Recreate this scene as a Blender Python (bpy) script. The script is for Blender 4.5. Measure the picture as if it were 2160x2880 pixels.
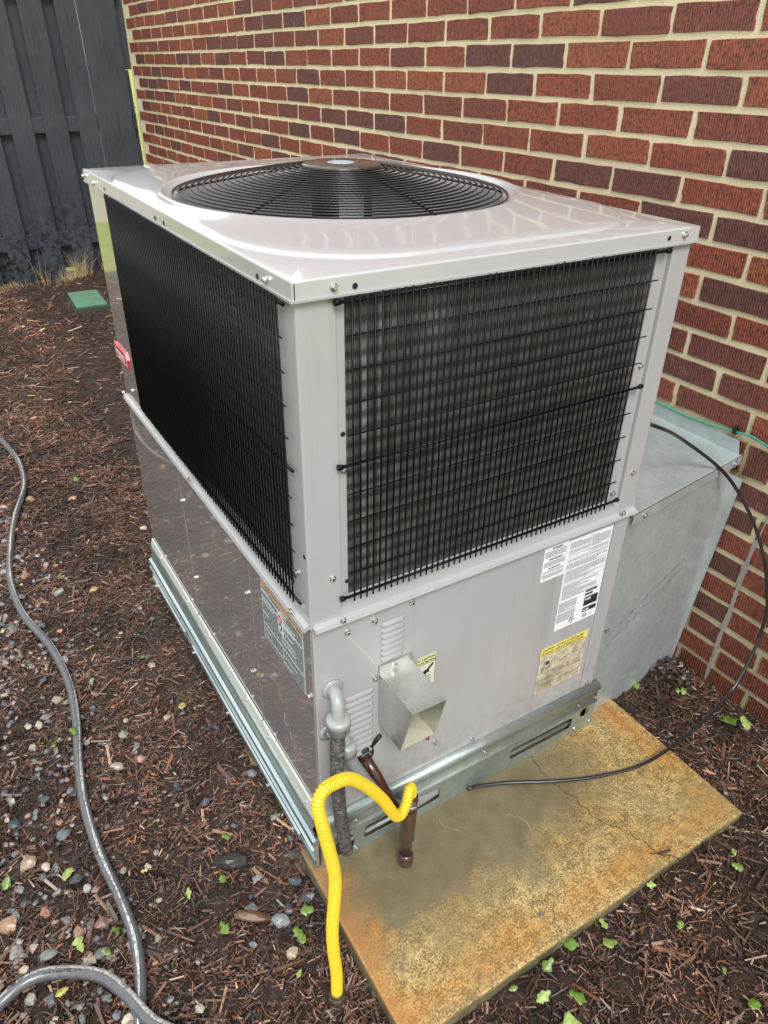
import bpy, math, random
import numpy as np
from mathutils import Vector, Matrix, Euler
for o in list(bpy.data.objects): bpy.data.objects.remove(o)
R = math.radians
SC = bpy.context.scene
COL = SC.collection
random.seed(7); RNG = np.random.default_rng(7)

# ------------------------------------------------------------------ camera, world, sun, exposure
cam_pos = Vector((-0.42237, -0.95205, 1.56768))
YAW, PITCH, ROLL = R(-31.5102), R(-31.2213), R(0.297)
fwd = Vector((-math.sin(YAW)*math.cos(PITCH), math.cos(YAW)*math.cos(PITCH), math.sin(PITCH)))
rgt = Vector((math.cos(YAW), math.sin(YAW), 0)); upv = rgt.cross(fwd)
r2 = math.cos(ROLL)*rgt + math.sin(ROLL)*upv; u2 = -math.sin(ROLL)*rgt + math.cos(ROLL)*upv
cd = bpy.data.cameras.new('camera'); cam = bpy.data.objects.new('camera', cd); COL.objects.link(cam)
m = Matrix((r2, u2, -fwd)).transposed().to_4x4(); m.translation = cam_pos; cam.matrix_world = m
cd.sensor_fit = 'VERTICAL'; cd.sensor_height = 36.0; cd.sensor_width = 27.0; cd.lens = 25.969
cd.clip_start = 0.02; cd.clip_end = 3000
SC.camera = cam

SUN_EL, SUN_AZ = 50, 200         # degrees; azimuth measured clockwise from +Y
world = bpy.data.worlds.new('World'); SC.world = world; world.use_nodes = True
wn, wl = world.node_tree.nodes, world.node_tree.links
wn.clear()
sky = wn.new('ShaderNodeTexSky'); sky.sky_type = 'NISHITA'; sky.sun_disc = False
sky.sun_elevation = R(SUN_EL); sky.sun_rotation = R(SUN_AZ); sky.air_density = 1.0; sky.dust_density = 2.5
tc = wn.new('ShaderNodeTexCoord'); mp = wn.new('ShaderNodeMapping'); mp.inputs['Scale'].default_value = (1, 1, 2.2)
cn = wn.new('ShaderNodeTexNoise'); cn.inputs['Scale'].default_value = 1.7; cn.inputs['Detail'].default_value = 6
cr = wn.new('ShaderNodeValToRGB'); cr.color_ramp.elements[0].position = .32; cr.color_ramp.elements[1].position = .5
cr.color_ramp.elements[0].color = (.62, .62, .62, 1); cr.color_ramp.elements[1].color = (1, 1, 1, 1)
cc = wn.new('ShaderNodeValToRGB'); cc.color_ramp.elements[0].color = (7.2, 7.5, 7.9, 1); cc.color_ramp.elements[1].color = (11.5, 11.6, 11.7, 1)
cc.color_ramp.elements[0].position = .35; cc.color_ramp.elements[1].position = .65
mx = wn.new('ShaderNodeMix'); mx.data_type = 'RGBA'
bg = wn.new('ShaderNodeBackground'); bg.inputs['Strength'].default_value = 0.07
wo = wn.new('ShaderNodeOutputWorld')
wl.new(tc.outputs['Generated'], mp.inputs['Vector']); wl.new(mp.outputs[0], cn.inputs['Vector'])
wl.new(cn.outputs['Fac'], cr.inputs[0]); wl.new(cn.outputs['Fac'], cc.inputs[0])
wl.new(cr.outputs[0], mx.inputs['Factor']); wl.new(sky.outputs[0], mx.inputs['A']); wl.new(cc.outputs[0], mx.inputs['B'])
wl.new(mx.outputs['Result'], bg.inputs['Color']); wl.new(bg.outputs[0], wo.inputs['Surface'])
sd = bpy.data.lights.new('sun', 'SUN'); sd.energy = 1.5; sd.angle = R(25); sd.color = (1, .985, .965)
sun = bpy.data.objects.new('sun', sd); COL.objects.link(sun)
sdir = Vector((math.sin(R(SUN_AZ))*math.cos(R(SUN_EL)), math.cos(R(SUN_AZ))*math.cos(R(SUN_EL)), math.sin(R(SUN_EL))))
sun.rotation_euler = sdir.to_track_quat('Z', 'Y').to_euler()
SC.view_settings.view_transform = 'Standard'; SC.view_settings.look = 'None'
SC.view_settings.exposure = 1.08; SC.view_settings.gamma = 1; SC.view_settings.use_curve_mapping = False
SC.render.engine = 'CYCLES'
SC.cycles.max_bounces = 8

# ------------------------------------------------------------------ helpers
def tag(o, label=None, cat=None, group=None, kind=None):
    if label: o['label'] = label
    if cat: o['category'] = cat
    if group: o['group'] = group
    if kind: o['kind'] = kind
    return o
def empty(name, loc=(0, 0, 0), rot=(0, 0, 0), label=None, cat=None, group=None):
    o = bpy.data.objects.new(name, None); o.empty_display_size = .05
    COL.objects.link(o); o.location = loc; o.rotation_euler = rot
    return tag(o, label, cat, group)
def link(name, me, parent=None, loc=None, rot=None):
    o = bpy.data.objects.new(name, me); COL.objects.link(o)
    if parent: o.parent = parent
    if loc is not None: o.location = loc
    if rot is not None: o.rotation_euler = rot
    return o

class MB:
    """collects geometry, then becomes one mesh object"""
    def __init__(s): s.v = []; s.f = []; s.sm = []
    def add(s, v, f, smooth=False, mat=None):
        b = len(s.v)
        if mat is not None: v = [tuple(mat @ Vector(p)) for p in v]
        s.v += [tuple(p) for p in v]; s.f += [tuple(i+b for i in q) for q in f]; s.sm += [smooth]*len(f); return s
    def box(s, a, b, bev=0, mat=None):
        (x0, y0, z0), (x1, y1, z1) = a, b
        x0, x1 = min(x0, x1), max(x0, x1); y0, y1 = min(y0, y1), max(y0, y1); z0, z1 = min(z0, z1), max(z0, z1)
        if not bev:
            v = [(x0,y0,z0),(x1,y0,z0),(x1,y1,z0),(x0,y1,z0),(x0,y0,z1),(x1,y0,z1),(x1,y1,z1),(x0,y1,z1)]
            return s.add(v, [(0,3,2,1),(4,5,6,7),(0,1,5,4),(1,2,6,5),(2,3,7,6),(3,0,4,7)], False, mat)
        import bmesh
        bm = bmesh.new(); bmesh.ops.create_cube(bm, size=1)
        for q in bm.verts: q.co = Vector(((x0+x1)/2+q.co.x*(x1-x0), (y0+y1)/2+q.co.y*(y1-y0), (z0+z1)/2+q.co.z*(z1-z0)))
        bmesh.ops.bevel(bm, geom=bm.edges[:], offset=bev, segments=2, affect='EDGES', profile=.6)
        bm.verts.index_update()
        s.add([tuple(q.co) for q in bm.verts], [tuple(w.index for w in f.verts) for f in bm.faces], False, mat); bm.free(); return s
    def tube(s, pts, r, n=12, caps=True, closed=False, smooth=True):
        pts = [Vector(p) for p in pts]; N = len(pts)
        rr = r if hasattr(r, '__len__') else [r]*N
        t0 = (pts[1]-pts[0]).normalized()
        nrm = t0.orthogonal().normalized(); vs = []; fs = []
        for i, p in enumerate(pts):
            if closed: t = (pts[(i+1) % N]-pts[i-1]).normalized()
            else: t = (pts[min(i+1, N-1)]-pts[max(i-1, 0)]).normalized()
            nrm = (nrm - t*nrm.dot(t)).normalized(); bn = t.cross(nrm)
            for k in range(n):
                a = 2*math.pi*k/n; vs.append(p+(nrm*math.cos(a)+bn*math.sin(a))*rr[i])
        for i in range(N if closed else N-1):
            j = (i+1) % N
            for k in range(n):
                l = (k+1) % n; fs.append((i*n+k, i*n+l, j*n+l, j*n+k))
        s.add(vs, fs, smooth)
        if caps and not closed:
            b = len(s.v)-N*n
            s.f += [tuple(b+k for k in range(n))[::-1], tuple(b+(N-1)*n+k for k in range(n))]; s.sm += [False, False]
        return s
    def lathe(s, prof, n=24, mat=None, smooth=True):   # prof: (r,z)
        vs = []; fs = []
        for r_, z in prof:
            for k in range(n): a = 2*math.pi*k/n; vs.append((r_*math.cos(a), r_*math.sin(a), z))
        for i in range(len(prof)-1):
            for k in range(n): l = (k+1) % n; fs.append((i*n+k, i*n+l, (i+1)*n+l, (i+1)*n+k))
        return s.add(vs, fs, smooth, mat)
    def prism(s, poly, axis, a, b, cap=True):     # poly of 2-D points extruded along axis
        def P(p, h): q = list(p); q.insert(axis, h); return tuple(q)
        n = len(poly); v = [P(p, a) for p in poly]+[P(p, b) for p in poly]
        f = [(i, (i+1) % n, (i+1) % n+n, i+n) for i in range(n)]
        if cap: f += [tuple(range(n))[::-1], tuple(range(n, 2*n))]
        return s.add(v, f)
    def strip(s, prof, axis, a, b):               # open profile sheet
        def P(p, h): q = list(p); q.insert(axis, h); return tuple(q)
        n = len(prof); v = [P(p, a) for p in prof]+[P(p, b) for p in prof]
        return s.add(v, [(i, i+1, i+1+n, i+n) for i in range(n-1)])
    def mesh(s, name, mat):
        me = bpy.data.meshes.new(name); me.from_pydata(s.v, [], s.f); me.materials.append(mat)
        me.polygons.foreach_set('use_smooth', s.sm); me.update(); return me
    def build(s, name, mat, parent=None, loc=None, rot=None, fix=False, solid=0):
        me = s.mesh(name, mat)
        if fix:
            import bmesh
            bm = bmesh.new(); bm.from_mesh(me); bmesh.ops.recalc_face_normals(bm, faces=bm.faces[:]); bm.to_mesh(me); bm.free()
        o = link(name, me, parent, loc, rot)
        if solid: md = o.modifiers.new('thick', 'SOLIDIFY'); md.thickness = solid; md.offset = 0
        return o

def cat_rom(pts, n=8):
    P = [Vector(p) for p in pts]; P = [2*P[0]-P[1]]+P+[2*P[-1]-P[-2]]; out = []
    for i in range(1, len(P)-2):
        for k in range(n):
            t = k/n; a, b, c, d = P[i-1:i+3]
            out.append(.5*((2*b)+(c-a)*t+(2*a-5*b+4*c-d)*t*t+(3*b-a-3*c+d)*t**3))
    out.append(P[-2]); return out
def resample(pts, step):
    pts = [Vector(p) for p in pts]; out = [pts[0]]; acc = 0; 
    L = [0]
    for a, b in zip(pts, pts[1:]): L.append(L[-1]+(b-a).length)
    n = max(2, int(L[-1]/step)); j = 0
    for k in range(1, n+1):
        t = L[-1]*k/n
        while j < len(pts)-2 and L[j+1] < t: j += 1
        f = (t-L[j])/max(L[j+1]-L[j], 1e-9); out.append(pts[j].lerp(pts[j+1], min(f, 1)))
    return out

# ---- materials
def mat(name, color=(.5, .5, .5), rough=.5, metal=0, coat=0, coat_r=.05, spec=.5):
    m = bpy.data.materials.new(name); m.use_nodes = True
    b = m.node_tree.nodes['Principled BSDF']
    b.inputs['Base Color'].default_value = (*color, 1); b.inputs['Roughness'].default_value = rough
    b.inputs['Metallic'].default_value = metal; b.inputs['Coat Weight'].default_value = coat
    b.inputs['Coat Roughness'].default_value = coat_r; b.inputs['Specular IOR Level'].default_value = spec
    return m
class NT:
    def __init__(s, m): s.t = m.node_tree; s.n = s.t.nodes; s.b = s.n['Principled BSDF']; s.co = s.n.new('ShaderNodeTexCoord').outputs['Object']
    def L(s, a, b): s.t.links.new(a, b)
    def new(s, t, **kw):
        n = s.n.new('ShaderNode'+t)
        for k, v in kw.items(): setattr(n, k, v)
        return n
    def map(s, scale=(1, 1, 1), loc=(0, 0, 0), src=None):
        n = s.new('Mapping'); n.inputs['Scale'].default_value = scale; n.inputs['Location'].default_value = loc
        s.L(src or s.co, n.inputs['Vector']); return n.outputs[0]
    def noise(s, scale, detail=4, rough=.5, src=None, dist=0):
        n = s.new('TexNoise'); n.inputs['Scale'].default_value = scale; n.inputs['Detail'].default_value = detail
        n.inputs['Roughness'].default_value = rough; n.inputs['Distortion'].default_value = dist
        s.L(src or s.co, n.inputs['Vector']); return n.outputs['Fac']
    def ramp(s, fac, stops):
        n = s.new('ValToRGB'); e = n.color_ramp.elements
        while len(e) < len(stops): e.new(.5)
        for q, (p, c) in zip(e, stops):
            q.position = p; q.color = (*c, 1) if hasattr(c, '__len__') else (c, c, c, 1)
        s.L(fac, n.inputs[0]); return n.outputs[0]
    def mix(s, f, a, b, mode='MIX'):
        n = s.new('Mix', data_type='RGBA', blend_type=mode)
        for sock, val in ((n.inputs['Factor'], f), (n.inputs['A'], a), (n.inputs['B'], b)):
            if hasattr(val, 'node'): s.L(val, sock)
            elif hasattr(val, '__len__'): sock.default_value = (*val, 1)
            else: sock.default_value = val
        return n.outputs['Result']
    def math(s, op, a, b=0, c=None, clamp=False):
        n = s.new('Math', operation=op); n.use_clamp = clamp
        for i, val in enumerate((a, b) if c is None else (a, b, c)):
            if hasattr(val, 'node'): s.L(val, n.inputs[i])
            else: n.inputs[i].default_value = val
        return n.outputs[0]
    def sep(s, src=None):
        n = s.new('SeparateXYZ'); s.L(src or s.co, n.inputs[0]); return n.outputs
    def mr(s, v, a, b, c=0., d=1.):
        n = s.new('MapRange'); s.L(v, n.inputs[0])
        for i, q in enumerate((a, b, c, d)): n.inputs[i+1].default_value = q
        return n.outputs[0]
    def bump(s, h, strength=.3, dist=.01, prev=None):
        n = s.new('Bump'); n.inputs['Strength'].default_value = strength; n.inputs['Distance'].default_value = dist
        s.L(h, n.inputs['Height'])
        if prev: s.L(prev, n.inputs['Normal'])
        s.L(n.outputs[0], s.b.inputs['Normal']); return n.outputs[0]
    def col(s, c): s.L(c, s.b.inputs['Base Color'])
    def rgh(s, c): s.L(c, s.b.inputs['Roughness'])

def paint_mat(name, base, rough=.35, coat=.6, coat_r=.06, wet=False, dirt=.25, streaks=True):
    m = mat(name, base, rough, 0, coat, coat_r); t = NT(m)
    d = t.noise(6, 6, .65); col = t.mix(t.ramp(d, [(.35, 0), (.75, dirt)]), base, tuple(c*.72 for c in base))
    if streaks:
        sv = t.noise(1, 5, .6, t.map((38, 38, 2.2)))
        col = t.mix(t.ramp(sv, [(.56, 0), (.78, .35)]), col, (base[0]*.62, base[1]*.58, base[2]*.48))
        xx, yy_, zz_ = t.sep(); lo = t.math('MULTIPLY', t.ramp(t.noise(1, 4, .6, t.map((22, 22, 1.1))), [(.5, 0), (.70, .34)]), t.math('MULTIPLY', t.mr(xx, .40, .62), t.mr(zz_, .72, .60)))
        col = t.mix(lo, col, (base[0]*.60, base[1]*.54, base[2]*.40))
        low = t.math('MULTIPLY', t.mr(zz_, .30, .15), t.ramp(t.noise(30, 5, .7), [(.42, 0), (.66, .6)])); col = t.mix(low, col, (.22, .20, .16))
        sp = t.noise(260, 2, .5); col = t.mix(t.ramp(sp, [(.735, 0), (.76, .55)]), col, (.12, .1, .08))
    t.col(col)
    h = t.noise(3.2, 3, .5)
    if wet:
        w = t.noise(9, 4, .6); t.L(t.ramp(w, [(.42, .05), (.6, .012)]), t.b.inputs['Coat Roughness'])
        dr = t.new('TexVoronoi'); dr.inputs['Scale'].default_value = 75; t.L(t.co, dr.inputs['Vector'])
        mask = t.ramp(t.noise(5, 3), [(.52, 0), (.66, 1)])
        dh = t.math('MULTIPLY', t.ramp(dr.outputs['Distance'], [(.0, 1), (.22, 0)]), mask)
        n1 = t.bump(h, .02, .02); t.bump(dh, .2, .002, n1)
    else: t.bump(h, .05, .02)
    return m
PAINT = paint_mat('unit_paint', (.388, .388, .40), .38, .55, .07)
PAINTL = paint_mat('unit_paint_shaded', (.36, .355, .36), .20, 1.0, .03, dirt=.15, streaks=False)  # same paint; left-side shade put into a darker, part-metallic copy
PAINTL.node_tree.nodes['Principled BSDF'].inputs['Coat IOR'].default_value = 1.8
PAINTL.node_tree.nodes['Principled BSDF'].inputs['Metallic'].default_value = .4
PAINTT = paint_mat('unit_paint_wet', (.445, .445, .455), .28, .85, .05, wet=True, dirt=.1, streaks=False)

def galv_mat(name, base=(.42, .47, .48), rough=.38, metal=.75):
    m = mat(name, base, rough, metal); t = NT(m)
    v = t.new('TexVoronoi'); v.inputs['Scale'].default_value = 90; t.L(t.co, v.inputs['Vector'])
    n = t.noise(5, 6, .7); c = t.mix(t.ramp(n, [(.3, 0), (.7, 1)]), tuple(b*.8 for b in base), tuple(min(1, b*1.08) for b in base))
    bw = t.new('RGBToBW'); t.L(v.outputs['Color'], bw.inputs[0]); c = t.mix(.10, c, bw.outputs[0], 'OVERLAY'); t.col(c)
    t.rgh(t.ramp(t.noise(14, 5, .7), [(.3, rough-.06), (.7, rough+.12)])); t.bump(t.noise(2.5, 3), .12, .02)
    return m
GALV = galv_mat('galvanised_steel', (.50, .57, .57), .36, .5)
GALVR = galv_mat('galvanised_rail', (.42, .49, .47), .34)
GALVB = galv_mat('bright_galvanised', (.60, .61, .57), .28)
STEEL = mat('zinc_screw', (.72, .73, .73), .22, 1)
BLACKM = mat('black_vinyl_wire', (.005, .005, .007), .28, 0, 0, .08, .15)
BLACKG = mat('black_guard', (.010, .010, .012), .25, 0, .15, .08, .35)
DARK = mat('dark_void', (.01, .01, .01), .9)
RUBBER = mat('black_rubber', (.012, .012, .012), .5)
WHITEP = mat('white_sticker', (.78, .79, .84), .35)
INK = mat('black_ink', (.02, .02, .025), .5)
GREYINK = mat('grey_ink', (.10, .105, .13), .5)
ORANGE = mat('orange_print', (.62, .26, .05), .45)
YELLOWP = mat('yellow_print', (.72, .62, .16), .45)
REDP = mat('red_badge', (.55, .03, .045), .25, 0, .5)
PINKP = mat('badge_edge', (.75, .42, .44), .3)
LABELL = mat('safety_sticker', (.56, .62, .62), .4, 0, 0)
BEIGEL = mat('weathered_sticker', (.55, .5, .38), .5)
t = NT(BEIGEL); t.col(t.mix(t.ramp(t.noise(55, 6, .75), [(.4, 0), (.62, .8)]), (.60, .55, .42), (.26, .21, .13)))
CREAM = mat('stained_steel_floor', (.62, .6, .46), .45, .35)

# ------------------------------------------------------------------ ground
def gz(x, y):
    x = np.asarray(x, float); y = np.asarray(y, float)
    z = -.042+0*x
    z = z - .055*np.clip((x-1.0)/.38, 0, 1)*np.clip((1.5-y)/1.0, 0, 1)
    z = z + .065*np.clip((y-4.6)/1.1, 0, 1)+.075*np.clip((x-.45)/.6, 0, 1)*np.clip((y-5.2)/.7, 0, 1)
    z = z + .052*np.clip((x+.15)/.10, 0, 1)*(x < .2)*np.clip((y-.0)/.08, 0, 1)*np.clip((1.6-y)/.3, 0, 1)
    z = z + .006*np.sin(3.1*x+1.3*y)+.005*np.sin(7.7*x-5.2*y)+.004*np.sin(13*x+11*y+2)
    z = z + .045*np.exp(-(((x-1.22)/.09)**2+((y-.05)/.07)**2))      # little heap of leaf litter at the duct foot
    return z
PADX0, PADX1, PADY0, PADY1 = -.031, .954, -.413, 1.27
TILT = (R(.8876), R(.1156), 0)
TM = Euler(TILT).to_matrix()
def soil_mat():
    m = mat('wet_soil_and_mulch', (.03, .016, .01), .55, 0, .25, .3); t = NT(m)
    a = t.noise(60, 8, .75); b_ = t.noise(9, 5)
    c = t.ramp(a, [(.3, (.008, .005, .003)), (.5, (.035, .018, .011)), (.62, (.075, .036, .022)), (.8, (.13, .075, .045))])
    t.col(t.mix(t.ramp(b_, [(.4, 0), (.7, .5)]), c, (.02, .012, .008))); t.rgh(t.ramp(a, [(.3, .35), (.7, .75)]))
    t.bump(a, .9, .02); return m
def grid(name, x0, x1, y0, y1, nx, ny, fz, m):
    X, Y = np.meshgrid(np.linspace(x0, x1, nx), np.linspace(y0, y1, ny)); Z = fz(X, Y)
    v = np.stack([X, Y, Z], -1).reshape(-1, 3); i = np.arange((ny-1)*(nx-1)); r_ = i//(nx-1); c_ = i % (nx-1); a = r_*nx+c_
    f = np.stack([a, a+1, a+nx+1, a+nx], -1)
    me = bpy.data.meshes.new(name); me.from_pydata(v.tolist(), [], f.tolist()); me.materials.append(m)
    me.polygons.foreach_set('use_smooth', [True]*len(f)); return link(name, me)
SOIL = soil_mat()
def bed(X, Y): return gz(X, Y)+.006*np.sin(41*X+17*Y)*np.sin(37*Y-9*X)
tag(grid('ground', -2.4, 1.60, -3.2, 5.95, 260, 560, bed, SOIL), kind='structure')
LAWNM = mat('lawn_grass', (.16, .2, .03), .7); t = NT(LAWNM)
t.col(t.ramp(t.noise(2.5, 8, .7), [(.3, (.10, .13, .03)), (.5, (.30, .35, .04)), (.75, (.44, .44, .10))])); t.bump(t.noise(90, 4), .8, .03)
lw = MB(); lw.add([(-900, -900, -.19), (900, -900, -.19), (900, 900, -.19), (-900, 900, -.19)], [(0, 1, 2, 3)])
tag(lw.build('lawn', LAWNM), kind='structure')

def quads_mesh(name, V, F, mat_, cols=None, smooth=False):
    me = bpy.data.meshes.new(name); nv, nf, k = len(V), len(F), F.shape[1]
    me.vertices.add(nv); me.vertices.foreach_set('co', V.astype(np.float32).ravel())
    me.loops.add(nf*k); me.loops.foreach_set('vertex_index', F.astype(np.int32).ravel())
    me.polygons.add(nf); me.polygons.foreach_set('loop_start', (np.arange(nf)*k).astype(np.int32))
    me.update(calc_edges=True); me.polygons.foreach_set('use_smooth', [smooth]*nf)
    if cols is not None:
        at = me.color_attributes.new('tint', 'FLOAT_COLOR', 'POINT'); at.data.foreach_set('color', np.c_[cols, np.ones(len(cols))].astype(np.float32).ravel())
    me.materials.append(mat_); return me
def tint_mat(name, rough, coat=0, bump=0, bscale=(200, 200, 200), bd=.002):
    m = mat(name, (.1, .1, .1), rough, 0, coat, .2); t = NT(m)
    a = t.new('Attribute'); a.attribute_name = 'tint'
    c = t.mix(.75, a.outputs['Color'], t.ramp(t.noise(1, 4, .7, t.map(bscale)), [(.3, .35), (.7, 1.5)]), 'MULTIPLY'); t.col(c)
    if bump: t.bump(t.noise(1, 4, .7, t.map(bscale)), bump, bd)
    return m
CHIPM = tint_mat('wet_bark', .42, .3, .5, (260, 260, 260), .0015)
def chips(n, x0, x1, y0, y1, scale, lift=0.0):
    x = RNG.uniform(x0, x1, n); y = RNG.uniform(y0, y1, n)
    keep = ~((x > np.where(y > .05, -.022, PADX0-.004)) & (x < PADX1+.006) & (y > PADY0-.006) & (y < PADY1))
    keep &= ~((x > .83) & (x < 1.36) & (y > .06) & (y < .6))
    keep &= ~((x > .475) & (x < .72) & (y > 4.88) & (y < 5.5) & (RNG.random(n) < .985))
    keep &= x < 1.385
    x, y = x[keep], y[keep]; n = len(x)
    L = np.clip(RNG.lognormal(math.log(.0148), .66, n), .005, .075)*scale; W = L*RNG.uniform(.09, .30, n)*np.clip(.02/L, .55, 1.6); W = np.clip(W, .0012, .011*scale); T = np.clip(W*RNG.uniform(.2, .5, n), .0007, .004)
    az = RNG.uniform(0, math.pi*2, n)+.0; ti = RNG.normal(0, .22, n); ro = RNG.normal(0, .5, n)
    z = gz(x, y)+RNG.uniform(-.001, .010, n)*np.minimum(scale, 1.2)+lift
    d = np.stack([np.cos(az)*np.cos(ti), np.sin(az)*np.cos(ti), np.sin(ti)], -1)
    s_ = np.stack([-np.sin(az), np.cos(az), 0*az], -1); u = np.cross(d, s_)
    s2 = s_*np.cos(ro)[:, None]+u*np.sin(ro)[:, None]; u2_ = -s_*np.sin(ro)[:, None]+u*np.cos(ro)[:, None]
    c = np.stack([x, y, z], -1); V = np.zeros((n, 8, 3)); q = 0
    for e in (-1, 1):
        wj = RNG.uniform(.25, 1, n); sh = RNG.normal(0, .25, n)
        for (sa, ua) in ((-1, -1), (1, -1), (1, 1), (-1, 1)):
            off = d*(e*L/2*RNG.uniform(.82, 1.05, n))[:, None]+s2*((sa*wj+sh)*W/2)[:, None]+u2_*(ua*T/2)[:, None]
            V[:, q] = c+off; q += 1
    F0 = np.array([(0, 1, 5, 4), (1, 2, 6, 5), (2, 3, 7, 6), (3, 0, 4, 7), (3, 2, 1, 0), (4, 5, 6, 7)])
    F = (F0[None]+(np.arange(n)*8)[:, None, None]).reshape(-1, 4)
    pal = np.array([(.045, .022, .014), (.080, .038, .024), (.12, .058, .036), (.17, .088, .058), (.24, .145, .10), (.028, .018, .014), (.19, .075, .038), (.42, .28, .17)])
    pi = RNG.choice(len(pal), n, p=[.22, .24, .2, .12, .06, .08, .06, .02]); cl = pal[pi]*RNG.uniform(.45, 1.35, (n, 1))*(1+.32*np.sin(11*x+7*y+2*np.sin(5*y))+.25*np.sin(23*y-17*x+1.5*np.sin(9*x)))[:, None]
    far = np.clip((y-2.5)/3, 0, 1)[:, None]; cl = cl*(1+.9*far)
    return V.reshape(-1, 3), F, np.repeat(cl, 8, 0)
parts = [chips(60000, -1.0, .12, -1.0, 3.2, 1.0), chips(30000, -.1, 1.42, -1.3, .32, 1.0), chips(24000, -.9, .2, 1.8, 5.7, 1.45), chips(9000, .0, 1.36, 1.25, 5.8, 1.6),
         chips(500, -.9, 0., -.6, 2.4, 1.6, .004), chips(300, .1, 1.4, -1.2, .1, 1.6, .003), chips(26000, -1.0, .02, -1.0, 2.0, .6, .003), chips(15000, .1, 1.42, -1.2, .32, .6, .003)]
off = 0; VV = []; FF = []; CC = []
for v, f, c in parts: VV.append(v); FF.append(f+off); CC.append(c); off += len(v)
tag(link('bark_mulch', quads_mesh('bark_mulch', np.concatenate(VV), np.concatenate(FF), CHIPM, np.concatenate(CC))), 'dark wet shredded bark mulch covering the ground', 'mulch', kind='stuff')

# stones
def stone_variant(seed, sub=2, flat=.7):
    import bmesh
    rg = np.random.default_rng(seed); bm = bmesh.new(); bmesh.ops.create_icosphere(bm, subdivisions=sub, radius=1)
    pl = [(Vector(rg.normal(size=3)).normalized(), rg.uniform(.45, .78)) for _ in range(10)]
    for v in bm.verts:
        for n_, d_ in pl:
            k = v.co.dot(n_)
            if k > d_: v.co -= n_*(k-d_)*.92
        v.co *= 1+rg.normal()*.02
        v.co = Vector((v.co.x*rg.uniform(.98, 1.02)*1.12, v.co.y*.92, v.co.z*flat))
    V = np.array([tuple(v.co) for v in bm.verts]); bm.verts.index_update(); F = np.array([[w.index for w in f.verts] for f in bm.faces]); bm.free(); return V, F
SV = [stone_variant(s, 1, random.uniform(.5, .8)) for s in range(10)]
STONEM = tint_mat('wet_stone', .45, .25, .6, (160, 160, 160), .002)
SPAL = np.array([(.12, .125, .13), (.16, .165, .16), (.065, .07, .075), (.26, .25, .23), (.33, .28, .21), (.34, .20, .13), (.26, .15, .12), (.38, .35, .29), (.2, .19, .16)])
def gravel(n):
    V = []; F = []; C_ = []; off = 0; k = 0; tries = 0
    while k < n and tries < n*40:
        tries += 1
        x = random.uniform(-.95, -.04); y = random.uniform(-.25, 2.6)
        d = math.sin(5*x+2.2*y)*.5+math.sin(9*y-4*x+1)*.35
        p = .10+.9*max(0, min(1, (-.30-x)/.25))*(.45+.55*(d > -.15))
        if x > -.30: p *= .8*(1 if d > -.05 else .25)
        p *= max(0, min(1, (2.35-y)/.5))
        if y > 1.3 and x > -.25: p *= .2
        if random.random() > p: continue
        v, f = SV[random.randrange(10)]; s_ = min(.021, random.lognormvariate(math.log(.0088), .38))
        M = np.array(Euler((random.gauss(0, .3), random.gauss(0, .3), random.uniform(0, 6.3))).to_matrix())
        z = float(gz(x, y))+s_*.30+.004
        V.append((v*s_)@M.T+np.array([x, y, z])); F.append(f+off); off += len(v)
        c = SPAL[np.random.default_rng(tries).choice(9, p=[.23, .2, .13, .12, .09, .05, .06, .04, .08])]*random.uniform(.75, 1.25); C_.append(np.repeat(c[None], len(v), 0)); k += 1
    return link('gravel', quads_mesh('gravel', np.concatenate(V), np.concatenate(F), STONEM, np.concatenate(C_), False))
tag(gravel(2300), 'grey and tan gravel showing through the mulch left of the unit', 'gravel', kind='stuff')
def stone(x, y, r_, c, label, flat=.7, seed=0, lift=0):
    v, f = stone_variant(seed+100, 2, flat); cols = np.repeat(np.array(c)[None], len(v), 0)
    o = link('stone', quads_mesh('stone', v*r_, f, STONEM, cols, False), None, (x, y, float(gz(x, y))+r_*flat*.30+.004+lift), (0, 0, random.uniform(0, 6))); return tag(o, label, 'stone', 'larger stones lying on the mulch')
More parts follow.
